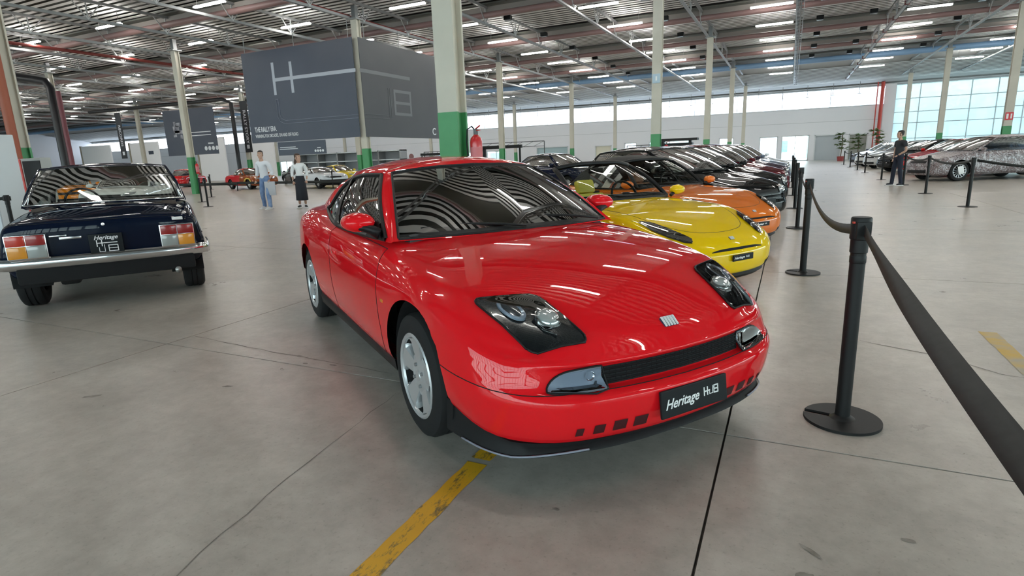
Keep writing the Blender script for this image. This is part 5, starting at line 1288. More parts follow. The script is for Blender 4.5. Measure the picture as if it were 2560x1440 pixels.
for i in range(len(east)-1): belt(east[i], east[i+1], .10, 'black belt from the ' + el[i].replace('black belt post ', 'post ').replace('belt post ', 'post ').replace('nearest the right edge of the hall, ', ''), BG, H=.91, seg=12)
belt((3.27, 14.35), (6.6, 12.6), .2, 'black belt running off to the right edge from the nearest right-hand post', BG, seg=12); belt_post(6.6, 12.6, 'belt post beyond the right edge', 'belt posts east of the aisle')
# west side: post left of the navy car and the long belt across the hall
belt_post(-11.9, 5.15, 'black belt post left of the navy car, by the brown pipe column', 'belt posts across the hall', near=True); belt((-11.9, 5.15), (-14.1, 4.2), .02, 'black belt running left from the post by the navy car', BG); belt_post(-14.1, 4.2, 'belt post outside the left edge', 'belt posts across the hall'); 
wp = [(-18.15, 13.54), (-21.2, 15.57), (-24.2, 18.3), (-33.5, 25.4), (-22.6, 24.6), (-18.8, 23.6)]
wpl = ['thin belt post nearest the walking man', 'thin belt post left of the walking man', 'thin belt post by the green column foot', 'thin belt post beside the red rally coupe', 'thin belt post before the white rally coupe', 'thin belt post before the white rally saloon']
for (x, y), l in zip(wp, wpl): belt_post(x, y, l, 'belt posts across the hall', H=.95)
belt((-38.5, 23.2), (-28.4, 23.2), .02, 'black belt in front of the red rally coupe', BG, H=.42, w=.16, seg=4); belt((-28.4, 23.2), (-15., 22.6), .02, 'black belt in front of the white rally cars', BG, H=.45, w=.14, seg=4)
for x, y, l in ((-38.5, 23.2, 'low post left of the red rally coupe'), (-28.4, 23.2, 'low post right of the red rally coupe'), (-15., 22.6, 'low post under the corner banner')): belt_post(x, y, l, 'low belt posts by the rally cars', H=.5)
# ------------------------------------------------------------------ banners
CHAR = noise_mix('banner_slate', (.045, .055, .085), (.055, .065, .095), .5, .45); CHAR2 = noise_mix('banner_grey', (.055, .057, .066), (.065, .067, .075), .5, .45); PRN = mat('banner_print', (.40, .43, .50), .5); PRN2 = mat('banner_print_dim', (.15, .155, .17), .5); OUTL = mat('banner_outline', (.16, .18, .24), .5); BW = mat('banner_white', (.72, .74, .78), .5)
def corner_banner():
    t = thing('corner_banner', 'huge two-sided slate corner banner with a pale linear monogram, hung round a column', 'banner', (-17.05, 20.65, 0))
    x0, x1, z0, z1 = -6.65, .0, 2.42, 6.5; y = -.08
    a = MB().box(((x0+x1)/2, y, (z0+z1)/2), (x1-x0, .03, z1-z0)).build('banner_sheet', CHAR, t)
    l = MB(); f = y-.018
    def bar(xa, za, xb, zb, w, mb=l): mb.box(((xa+xb)/2, f, (za+zb)/2), (abs(xb-xa)+w, .004, abs(zb-za)+w))
    for x in (-4.72, -3.62): bar(x, 4.6 if x < -4 else 4.62, x, 5.86 if x < -4 else 5.80, .16)
    f -= .003; bar(-4.72, 5.18, x1-.0, 5.18, .15); f += .003; l.build('monogram_bar', PRN, a)
    o = MB()
    def ln(p, q): o.bar((p[0], f, p[1]), (q[0], f, q[1]), .035, .02)
    for d in (0, .14):
        pts = [(-4.72+d, 4.32), (-4.72+d, 3.55+d*.6), (-4.6+d*.8, 3.33+d*.9), (-4.35+d*.6, 3.22+d), (-.0, 3.22+d)]
        for p, q in zip(pts[:-1], pts[1:]): ln(p, q)
    ln((-4.74, 4.32), (-4.56, 4.32)); o.build('monogram_outline', OUTL, a)
    text('banner_title', 'THE RALLY ERA.', BW, a, (-6.35, f-.002, 3.02), (PI/2, 0, 0), .32, align='LEFT', bold=.006, sx=.62)
    text('banner_subtitle', 'WINNING FOR DECADES, ON AND OFF ROAD.', BW, a, (-6.35, f-.002, 2.72), (PI/2, 0, 0), .21, align='LEFT', bold=.003, sx=.62)
    X = .18; L = 6.3
    b = MB().box((X, L/2+.1, (z0+z1)/2), (.03, L, z1-z0)).build('banner_sheet', CHAR2, t); g = X+.018; l = MB()
    def bar2(ya, za, yb, zb, w): l.box((g, (ya+yb)/2, (za+zb)/2), (.004, abs(yb-ya)+w, abs(zb-za)+w))
    bar2(.1, 5.18, 3.6, 5.18, .15); bar2(2.35, 3.55, 2.35, 4.5, .14); bar2(3.6, 3.55, 3.6, 4.5, .14); g += .003
    for z in (3.5, 4.0, 4.52): bar2(2.35, z, 3.6, z, .13)
    g -= .003; l.build('monogram_bar', PRN2, b)
    o = MB()
    for d in (0, .14): o.bar((g, .1, 3.25+d), (g, 1.85, 3.25+d), .03, .02); o.bar((g, 1.9+d, 3.3), (g, 1.9+d, 4.6), .03, .02)
    o.build('monogram_outline', mat('banner_outline_dim', (.10, .105, .115), .5), b)
    text('banner_number', 'C', BW, b, (g+.002, 5.55, 2.75), (PI/2, 0, PI/2), .5, bold=.01)
    for x in (-6.4, -3.3, -.2): MB().box((x, y, 6.86), (.02, .02, .75)).build('hanger_wire', STEEL, t)
    for q in (.5, 3, 6): MB().box((X, q, 6.86), (.02, .02, .75)).build('hanger_wire', STEEL, t)
corner_banner()
def dots(p, x, z, f, r, n=4, gap=.2):
    for i in range(n): MB().lathe([(0, 0), (r, 0)], 12, axis='Y').build('banner_icon', BW, p, loc=(x+i*gap, f, z))
def sub_banner(loc, w, h, label, lines, dotx=None, wires=(), title=None, hz=7.2):
    t = thing('banner', label, 'banner', loc); s = MB().box((0, 0, 0), (w, .03, h)).build('banner_sheet', CHAR, t); f = -.02
    for x, z, lw, lh in lines: MB().box((x, f, z), (lw, .004, lh)).build('banner_line', BW, s)
    if dotx is not None: dots(s, dotx[0], dotx[1], f-.002, dotx[2], gap=dotx[2]*2.5); MB().box((dotx[0]+dotx[2]*3.7, f, dotx[1]+dotx[2]*2.2), (dotx[2]*3.6, .004, dotx[2]*.6)).build('banner_line', BW, s)
    for x in wires: MB().box((x, 0, (hz-loc[2]+h/2)/2+h/4-.02), (.02, .02, hz-loc[2]-h/2+.05)).build('hanger_wire', STEEL, t, loc=(0, 0, h/4-.02-(h/4-.02)))
    return t, s
sub_banner((-20.6, 20.62, 2.09), 2.95, .62, 'short slate strip banner with small white icons under the corner banner', [(-.85, .06, 1., .03), (-.8, -.02, 1.15, .03)], (.85, -.16, .06))
for x in (-21.6, -19.6): pass
t, s = sub_banner((-41.0, 30.0, 4.05), 5.7, 3.35, 'slate banner with a pale car photograph and white lines, behind the column on the left', [(1.2, -.05, 2.2, .06), (1.2, -.28, 2.2, .06)], (1.55, -1.25, .16), wires=(-2.6, 2.6), hz=8.42)
ph = MB()
for x, z, w, h in ((-1.5, .25, .7, .5), (-1.2, .05, 1., .25), (-1.7, -.2, .35, .2), (-1.0, -.3, .25, .3), (-1.6, .65, .25, .35), (-1.25, .6, .5, .3)): ph.box((x, -.021, z), (w, .004, h))
tag(ph.build('banner_photo', noise_mix('photo_pale', (.10, .10, .13), (.45, .45, .50), 3., .5), s), kind='stuff')
for x, y, lab, txt in ((-39.9, 34.2, 'narrow black vertical banner with white lettering beside the corner banner', 'RALLY STORY'), (-54.9, 33.3, 'narrow black vertical banner left of the slate photo banner', 'RECORDS')):
    t = thing('vertical_banner', lab, 'banner', (x, y, 4.5)); s = MB().box((0, 0, 0), (.8, .03, 4.)).build('banner_sheet', mat('banner_black', (.012, .013, .018), .5), t)
    text('banner_lettering', txt, BW, s, (0, -.02, .0), (PI/2, PI/2, 0), .42, bold=.006); MB().box((.0, -.02, -1.55), (.3, .004, .3)).build('banner_icon', BW, s); MB().box((0, 0, 2.95), (.02, .02, 2.0)).build('hanger_wire', STEEL, t)
t = thing('graphic_banner', 'tall slate banner with a white rally car photograph at the left edge', 'banner', (-42.4, 19.6, 4.4)); s = MB().box((0, 0, 0), (2.2, .03, 4.)).build('banner_sheet', CHAR, t)
ph = MB()
for x, z, w, h in ((.1, .55, 1.3, .35), (.0, .25, 1.6, .3), (.1, -.1, 1.5, .35), (-.1, -.4, 1.1, .2)): ph.bbox((x, -.025, z), (w, .012, h), .005)
tag(ph.build('banner_photo', noise_mix('photo_pale2', (.25, .26, .30), (.70, .72, .76), 2., .5), s), kind='stuff')
dots(s, .35, -1.55, -.02, .1, 2, .26); MB().box((0, 0, 2.45), (.02, .02, .9)).build('hanger_wire', STEEL, t)
# ------------------------------------------------------------------ extinguishers, pipes on columns, signs
EXT = mat('extinguisher_red', (.50, .015, .02), .3, coat=.4)
def extinguisher(x, y, z, label, s=1.):
    t = thing('fire_extinguisher', label, 'extinguisher', (x, y, z), 0, 'fire extinguishers on columns'); r = .085
    MB().lathe([(0, 0), (r-.01, 0), (r, .012), (r, .45), (r*.85, .50), (r*.45, .535), (.02, .55)], 24).build('cylinder', EXT, t, 40)
    MB().lathe([(r+.001, .10), (r+.001, .38)], 24, a0=-2.6, a1=.2).build('instruction_label', mat('label_pink', (.55, .16, .18), .5), t)
    v = MB().bbox((0, 0, .58), (.05, .05, .08), .01).build('valve', STEELD, t, 40); MB().bar((0, 0, .62), (.10, -.06, .66), .02, .012).bar((0, 0, .60), (.10, -.06, .60), .02, .012).build('lever', EXT, v)
    MB().tube([(0, .02, .58), (-.06, .0, .66), (-.12, -.02, .62), (-.13, -.03, .45), (-.11, -.05, .2), (-.10, -.06, .08)], .011, 8).build('hose', RUBBER, t, True)
    MB().box((0, r+.02, .3), (.06, .06, .04)).build('bracket', STEELD, t)
extinguisher(-3.94, 7.17, 1.06, 'red fire extinguisher on the near green column above the red coupe')
extinguisher(-3.94, 20.9, 1.0, 'red fire extinguisher on the green column behind the black hatchbacks')
extinguisher(-28.42, 20.9, 1.05, 'red fire extinguisher on the green column left of the rally cars')
def pipe(name, label, pts, r, m, cat='pipe'): return tag(MB().tube(pts, r, 12).build(name, m, smooth=40), label, cat)
pipe('downpipe', 'rust red fire main running down the column at the left edge', [(-16.22, 7.40, 0), (-16.22, 7.40, 7.2)], .10, mat('rust_red', (.30, .07, .03), .5))
pipe('downpipe', 'red fire main in the corner beside the glazing', [(7.35, 65.5, 0), (7.35, 65.5, 7.)], .15, REDPIPE)
pipe('downpipe', 'thin red sprinkler riser next to the fat corner main', [(6.95, 65.5, 0), (6.95, 65.5, 2.6), (6.95, 65.5, 7.)], .05, REDPIPE)
pipe('downpipe', 'black rainwater pipe bending down beside the left rear column', [(-43.0, 20.3, 7.2), (-41.6, 20.3, 6.95), (-40.6, 20.3, 6.8), (-39.6, 20.3, 6.6), (-39.3, 20.3, 6.2), (-39.3, 20.3, 0)], .22, mat('pipe_black', (.015, .015, .018), .4))
pipe('downpipe', 'maroon pipe beside the black rainwater pipe', [(-38.6, 20.3, 0), (-38.6, 20.3, 6.)], .13, mat('pipe_maroon', (.14, .02, .03), .4))
pipe('downpipe', 'black rainwater pipe beside the narrow vertical banner', [(-60, 33.9, 6.9), (-41.8, 33.9, 6.75), (-40.9, 33.9, 6.4), (-40.9, 33.9, 0)], .16, mat('pipe_black', (.015, .015, .018), .4))
pipe('fire_main', 'dark red fire main along the truss line above the navy car', [(-17.35, 3.5, 7.40), (-17.35, 40, 7.40)], .06, mat('main_red', (.22, .035, .03), .5))
pipe('fire_main', 'second dark red fire main further left under the roof', [(-33.4, 6, 7.38), (-33.4, 48, 7.38)], .08, mat('main_red', (.22, .035, .03), .5))
def sign(name, label, loc, w, h, m, parts, rz=0.):
    t = thing(name, label, 'sign', loc, rz); s = MB().box((0, 0, 0), (w, .012, h)).build('sign_plate', m, t)
    for x, z, a, b, mm in parts: MB().box((x, -.008, z), (a, .004, b)).build('sign_mark', mm, s)
    return t
sign('fire_sign', 'red fire equipment sign on the right-hand column', (8.9, 34.34, 2.35), .3, .34, mat('sign_red', (.65, .05, .06), .5), [(-.07, .0, .08, .22, WHITE), (.07, .0, .06, .22, WHITE)])
sign('row_sign', 'small pale blue row marker on the tall middle column', (-4.3, 20.755, 3.75), .26, .3, mat('sign_blue', (.45, .58, .68), .5), [(0, 0, .05, .14, WHITE)])
# hanging tray lamp with blue edge
t = thing('hanging_display', 'thin violet-edged light panel hung by two wires under the roof', 'lamp', (-3.9, 19.2, 6.4)); MB().bbox((0, 0, 0), (1.45, .16, .05), .01).build('panel', mat('lamp_cool', (1, 1, 1), .4, emit=(.75, .78, 1.), es=3.), t, 40); MB().box((0, 0, .04), (1.5, .2, .03)).build('panel_frame', mat('violet', (.12, .10, .35), .4), t)
for x in (-.6, .6): MB().box((x, 0, .45), (.012, .012, .85)).build('hanger_wire', STEEL, t)
# white cabinet and red vending box at the left edge
t = thing('cabinet', 'tall pale grey cabinet at the left edge beside the green column', 'cabinet', (-14.75, 6.33, 0)); MB().bbox((0, 0, 1.05), (.7, .5, 2.1), .02).build('carcass', mat('cabinet_grey', (.62, .65, .68), .5), t, 40); MB().bbox((-.175, -.26, 1.05), (.34, .02, 2.), .006).build('door', mat('cabinet_door', (.58, .62, .68), .5), t, 40); MB().bbox((.175, -.26, 1.05), (.34, .02, 2.), .006).build('door', mat('cabinet_door', (.58, .62, .68), .5), t, 40)
t = thing('vending_box', 'red-sided wall box with a dark window left of the navy car', 'box', (-15.35, 7.3, 0)); MB().bbox((0, 0, 1.05), (.95, .22, 1.2), .02).build('carcass', mat('box_grey', (.40, .41, .40), .5), t, 40); MB().bbox((-.38, -.12, 1.05), (.17, .03, 1.18), .01).build('side_panel', mat('box_red', (.60, .06, .05), .45), t, 40); MB().bbox((.12, -.115, 1.15), (.70, .02, .88), .006).build('window', BLACK, t, 40); MB().box((0, 0, .225), (.7, .2, .45)).build('plinth', STEELD, t)
# exhibition frames far back
def frame_stand(x, y, w, h, label, rz=0.):
    t = thing('display_frame', label, 'frame', (x, y, 0), rz, 'thin display frames near the far wall'); m = STEELD
    for a in (-w/2, w/2): MB().box((a, 0, h/2), (.07, .07, h)).build('post', m, t)
    MB().box((0, 0, h), (w, .07, .07)).build('top_rail', m, t); MB().box((0, 0, h-.45), (w, .05, .05)).build('lower_rail', m, t)
    for k in range(7): MB().bar((-w/2+w*k/7, 0, h-.45), (-w/2+w*(k+1)/7, 0, h), .03).build('brace', m, t)
    return t
frame_stand(-24.6, 51, 7.6, 2.75, 'wide thin black lattice frame near the far wall, right of the near column'); frame_stand(-32.2, 51, 4., 2.2, 'smaller lattice frame next to the fire extinguisher, far back'); frame_stand(-11, 53, 5, 2.0, 'lattice frame with black shelf above the parked row')
t = thing('gate_frame', 'black portal frame standing inside the wide lattice frame', 'frame', (-24.9, 50.3, 0)); MB().box((-1.9, 0, 1.15), (.28, .28, 2.3)).build('post', BLACK, t); MB().box((0, 0, 2.35), (4.2, .28, .3)).build('lintel', BLACK, t); MB().box((1.9, 0, 1.15), (.14, .14, 2.3)).build('post', BLACK, t)
t = thing('gate_frame', 'black portal frame with one stub post beside the fire extinguisher', 'frame', (-32.5, 50.3, 0)); MB().box((-.3, 0, 1.95), (2.6, .28, .25)).build('lintel', BLACK, t); MB().box((1.1, 0, .9), (.16, .16, 1.8)).build('post', BLACK, t); MB().box((-1.5, 0, .9), (.16, .16, 1.8)).build('post', BLACK, t)
t = thing('roof_box', 'black slab-topped display stand above the parked row', 'stand', (-8.6, 50, 0)); MB().box((0, 0, 2.3), (3.4, 1., .18)).build('top_slab', BLACK, t); MB().box((0, 0, 1.9), (2.6, .8, .25)).build('shelf', BLACK, t)
for x in (-1.1, 1.1): MB().box((x, 0, 1.1), (.2, .5, 2.2)).build('post', BLACK, t)
t = thing('round_sign', 'small round dark sign on a thin pole behind the red coupe', 'sign', (-31.6, 45, 0)); MB().tube([(0, 0, 0), (0, 0, 1.6)], .03, 6).build('pole', STEELD, t); MB().lathe([(0, -.02), (.26, -.02), (.26, .02), (0, .02)], 20, axis='Y').build('disc', mat('sign_maroon', (.28, .14, .14), .5), t, 40, loc=(0, 0, 1.75))
hk = MB().box((0, 0, .55), (.045, .045, 1.1)).box((0, 0, 0), (.34, .05, .05)).mesh('hook_rod', STEEL)
for i in range(26):
    o = link('ceiling_hook', hk, None, (5.4-i*2.16, 64.4, 5.98)); tag(o, 'thin steel T-hook hanging before the clerestory, number %s from the glazed corner' % ('one two three four five six seven eight nine ten eleven twelve thirteen fourteen fifteen sixteen seventeen eighteen nineteen twenty twenty-one twenty-two twenty-three twenty-four twenty-five twenty-six'.split()[i]), 'hook', 'hooks before the clerestory')
# white partition walls and posts far left
for i, (x, y, w, lab) in enumerate(((-78, 44, 6., 'white exhibition panel far left between brown posts'), (-68.5, 44, 5.2, 'white exhibition panel with a small dark print, far left'), (-57, 44, 4.2, 'white exhibition panel behind the slate photo banner'), (-49.5, 44, 3.6, 'white exhibition panel under the corner banner\'s left edge'))):
    t = thing('exhibition_panel', lab, 'panel', (x, y, 0), 0, 'white exhibition panels'); MB().bbox((0, 0, 2.3), (w, .15, 4.6), .02).build('board', WALLM, t, 40); MB().box((-w/2-.12, 0, 2.3), (.2, .25, 4.7)).build('post', mat('post_brown', (.30, .26, .2), .5), t)
    if i == 1: MB().box((1.2, -.085, 3.4), (.9, .01, .4)).build('print', CHAR, t)
# pallet racking behind the walkers
t = thing('storage_rack', 'grey mesh storage rack behind the walking man and woman', 'rack', (-31, 36, 0)); 
for x in np.linspace(-5, 5, 6): MB().box((x, 0, 1.1), (.1, .8, 2.2)).build('upright', STEEL, t)
for z in (.15, .8, 1.5, 2.15): MB().box((0, 0, z), (10.1, .8, .07)).build('shelf', LIGHTSTEEL, t)
MB().box((0, .42, 1.1), (10, .02, 2.2)).build('back_panel', mat('rack_back', (.30, .31, .33), .6), t)
# potted plants
LEAF = noise_mix('leaf', (.05, .10, .025), (.12, .17, .05), 8., .5)
def plant(x, y, h, label, seed):
    r = random.Random(seed); t = thing('potted_plant', label, 'plant', (x, y, 0), 0, 'potted plants by the far shutters')
    MB().lathe([(0, 0), (.24, 0), (.30, .4), (.28, .42), (.26, .38), (0, .36)], 20).build('pot', mat('pot_red', (.30, .05, .05), .5), t, 40)
    MB().tube([(0, 0, .36), (.05, 0, h*.6), (0, .05, h)], .04, 6).build('stem', mat('bark', (.14, .10, .07), .8), t)
    mb = MB()
    for k in range(5):
        cz = h*(.45+.13*k); cx, cy = r.uniform(-.25, .25), r.uniform(-.25, .25)
        for j in range(14):
            a = r.uniform(0, 2*PI); L = r.uniform(.5, .85); up = r.uniform(.1, .7); d = Vector((math.cos(a), math.sin(a), up)).normalized(); n = d.cross(Vector((0, 0, 1))).normalized()*.09; p = Vector((cx, cy, cz))
            q = p+d*L*.55; e = p+d*L; e.z -= .25*L; mb.add([p, q+n, e, q-n], [(0, 1, 2, 3)])
    tag(mb.build('foliage', LEAF, t), kind='stuff')
for i, (x, y, h, l) in enumerate(((4.0, 59.5, 2.3, 'leafy potted plant left of the pair by the grey shutter'), (5.35, 60.5, 2.2, 'leafy potted plant in the middle before the dark recess'), (6.5, 58, 2.5, 'tallest potted plant beside the parked silver cars'))): plant(x, y, h, l, i)
# ------------------------------------------------------------------ outside: paving, trees, pale building
g = MB().add([(-130, YN+.4, -.06), (60, YN+.4, -.06), (60, 140, -.06), (-130, 140, -.06)], [(0, 1, 2, 3)]).build('ground_outside', mat('paving_pale', (.55, .55, .53), .8)); g['kind'] = 'structure'
g = MB().add([(-130, -80, -.06), (60, -80, -.06), (60, YS-.4, -.06), (-130, YS-.4, -.06)], [(0, 1, 2, 3)]).build('ground_south', mat('paving_pale', (.55, .55, .53), .8)); g['kind'] = 'structure'
def tree(x, y, h, label, seed):
    r = random.Random(seed); t = thing('tree', label, 'tree', (x, y, -.06), 0, 'trees outside the glazing'); MB().tube([(0, 0, 0), (.1, 0, h*.3), (0, .1, h*.55)], [.2, .16, .08], 8).build('trunk', mat('bark', (.14, .10, .07), .8), t, True)
    mb = MB()
    for k in range(900):
        a, b = r.uniform(0, 2*PI), math.acos(r.uniform(-1, 1)); q = r.uniform(.6, 1)**.5*h*.36; p = Vector((q*math.sin(b)*math.cos(a), q*math.sin(b)*math.sin(a), h*.64+q*.9*math.cos(b)))
        u = Vector((r.uniform(-1, 1), r.uniform(-1, 1), r.uniform(-1, 1))).normalized()*.28; v = u.cross(Vector((0, 0, 1))).normalized()*.2; mb.add([p-u, p+v, p+u, p-v], [(0, 1, 2, 3)])
    tag(mb.build('crown', noise_mix('leaf_outside', (.22, .34, .22), (.36, .46, .32), 1., .6), t), kind='stuff')
for i, (x, y, h) in enumerate(((10.5, 74, 8), (15, 78, 9), (20.5, 73, 8.5), (27, 80, 10), (-32, 72, 6), (-37, 74, 7), (-46, 76, 7))): tree(x, y, h, ['tree outside the glazing just right of the corner', 'tall tree outside between the two right-hand columns', 'tree outside at the right edge column', 'distant tree outside the right edge', 'tree seen through the low window right of the near column', 'tree seen through the low window by the extinguisher', 'tree seen through the windows left of the near column'][i], i+20)
def outbuilding(x, y, w, h, label, m):
    t = thing('building', label, 'building', (x, y, -.06), 0, 'pale buildings outside'); MB().box((0, 0, h/2), (w, 8, h)).build('block', m, t); MB().box((0, 0, h+.1), (w+.3, 8.3, .2)).build('roof', LIGHTSTEEL, t)
    for i in range(int(w/3)):
        for k in range(int(h/3.2)): MB().box((-w/2+1.6+i*3, -4.02, 1.6+k*3.1), (1.8, .06, 1.5)).build('window', mat('far_window', (.25, .33, .36), .2), t)
outbuilding(14, 92, 24, 9, 'pale teal building outside behind the trees', mat('far_teal', (.50, .62, .60), .7)); outbuilding(32, 90, 10, 10, 'pink-walled building outside the right edge', mat('far_pink', (.72, .48, .42), .7)); outbuilding(-30, 95, 60, 7, 'long pale building outside the low windows', mat('far_cream', (.65, .66, .60), .7))
# ------------------------------------------------------------------ people
SKIN = mat('skin', (.50, .30, .22), .5); HAIR = mat('hair_dark', (.02, .014, .010), .6)
def skinned(name, chains, m, parent, sub=1):
    """chains: lists of (x, y, z, r); joints that coincide are shared; one continuous surface"""
    bm = bmesh.new(); idx = {}; rad = {}
    def vert(p):
        k = tuple(round(c, 4) for c in p[:3])
        if k not in idx: idx[k] = bm.verts.new(p[:3]); rad[idx[k]] = p[3]
        return idx[k]
    for ch in chains:
        for a, b in zip(ch[:-1], ch[1:]):
            va, vb = vert(a), vert(b)
            if va is not vb and bm.edges.get((va, vb)) is None: bm.edges.new((va, vb))
    bm.verts.index_update(); rr = [(v.index, rad[v]) for v in bm.verts]; me = D.meshes.new(name); bm.to_mesh(me); bm.free()
    o = D.objects.new(name, me); COL.objects.link(o); sk = o.modifiers.new('skin', 'SKIN'); sk.use_smooth_shade = True
    lay = me.skin_vertices[0] if me.skin_vertices else None
    if lay is None:
        bm = bmesh.new(); bm.from_mesh(me); bm.verts.layers.skin.verify(); bm.to_mesh(me); bm.free(); lay = me.skin_vertices[0]
    for i, r in rr:
        q = r if isinstance(r, tuple) else (r, r); lay.data[i].radius = q; lay.data[i].use_root = (i == 0)
    ss = o.modifiers.new('sub', 'SUBSURF'); ss.levels = sub; ss.render_levels = sub
    dg = bpy.context.evaluated_depsgraph_get(); nm = D.meshes.new_from_object(o.evaluated_get(dg)); nm.name = name
    D.objects.remove(o); D.meshes.remove(me); nm.materials.clear(); nm.materials.append(m)
    for p in nm.polygons: p.use_smooth = True
    return link(name, nm, parent)
def blob(c, r, n=16, m=12):
    mb = MB(); rows = []
    for i in range(m+1):
        a = PI*i/m; rows.append([(c[0]+r[0]*math.sin(a)*math.cos(2*PI*j/n), c[1]+r[1]*math.sin(a)*math.sin(2*PI*j/n), c[2]-r[2]*math.cos(a)) for j in range(n+1)])
    return mb.grid(rows)
def head(parent, c, yaw, skin, hairm, long=False, beard=False):
    """head facing +x of its own frame"""
    h = D.objects.new('head', None); COL.objects.link(h); h.parent = parent; h.location = c; h.rotation_euler = (0, 0, yaw)
    rows = []; N = 20
    prof = [(-.115, .035, .03, .02), (-.105, .055, .045, .022), (-.085, .068, .058, .018), (-.05, .078, .066, .010), (-.01, .088, .071, .004), (.03, .094, .075, 0), (.07, .094, .074, -.004), (.10, .080, .062, -.008), (.12, .05, .04, -.01), (.128, .004, .004, -.01)]
    for z, rx, ry, dx in prof: rows.append([(dx+rx*math.cos(2*PI*j/N), ry*math.sin(2*PI*j/N), z) for j in range(N+1)])
    MB().grid(rows).build('face', skin, h, smooth=True)
    MB().add([(.088, 0, .03), (.088, .016, -.03), (.115, 0, -.028), (.088, -.016, -.03), (.085, 0, -.035)], [(0, 1, 2), (0, 2, 3), (1, 4, 2), (4, 3, 2)]).build('nose', skin, h)
    for s in (1, -1):
        blob((.083, s*.032, .018), (.010, .014, .008), 10, 8).build('eye', mat('eye_white', (.7, .7, .68), .3), h, True); blob((.091, s*.032, .018), (.004, .006, .006), 8, 6).build('iris', BLACK, h, True)
        blob((-.0, s*.078, -.005), (.022, .010, .034), 10, 8).build('ear', skin, h, True); MB().bbox((.088, s*.032, .04), (.008, .034, .007), .003).build('eyebrow', hairm, h, 40)
    MB().bbox((.083, 0, -.062), (.012, .045, .010), .004).build('mouth', mat('lips', (.36, .15, .13), .5), h, 40)
    rowsH = []
    for z, rx, ry, dx in prof[3:]:
        k = 1.07; rowsH.append([(dx-.012+rx*k*math.cos(a), ry*k*math.sin(a), z+.012) for a in np.linspace(PI*.36 if z < .06 else PI*.0, 2*PI-(PI*.36 if z < .06 else 0), N+1)])
    MB().grid(rowsH).build('hair', hairm, h, smooth=True)
    if beard: blob((.045, 0, -.085), (.045, .058, .035)).build('beard', hairm, h, True)
    if long:
        skinned('long_hair', [[(-.05, .05, .06, .04), (-.06, .07, -.06, .04), (-.05, .09, -.2, .03), (-.02, .10, -.3, .015)], [(-.05, .05, .06, .04), (-.07, 0, -.02, .05), (-.06, -.07, -.12, .035), (-.03, -.09, -.28, .015)]], hairm, h)
    return h
def hand(parent, c, d, side, skin, s=1., curl=.6):
    """palm at c pointing along d with four fingers and a thumb"""
    d = Vector(d).normalized(); u = Vector((0, 0, 1)) if abs(d.z) < .8 else Vector((1, 0, 0)); x = d.cross(u).normalized(); y = x.cross(d); c = Vector(c); ch = []
    P = lambda p, r: (p.x, p.y, p.z, r*s)
    w = c-d*.03*s; m = c+d*.04*s; ch.append([P(w, .022), P(c, .026), P(m, .024)])
    for k, L in ((-1.5, .062), (-.5, .075), (.5, .072), (1.5, .055)):
        a = m+x*k*.016*s; b = a+(d*(1-curl*.3)+y*curl*.3)*L*.5*s; e = b+(d*(1-curl)+y*curl)*L*.5*s; ch.append([P(m, .024), P(a+d*.012*s, .0095), P(b, .0085), P(e, .007)])
    tb = c+x*side*.026*s; ch.append([P(c, .026), P(tb+d*.012*s, .011), P(tb+(d*.7+x*side*.7)*.035*s, .009), P(tb+(d*.9+x*side*.4)*.06*s, .0075)])
    return skinned('hand', ch, skin, parent, 1)
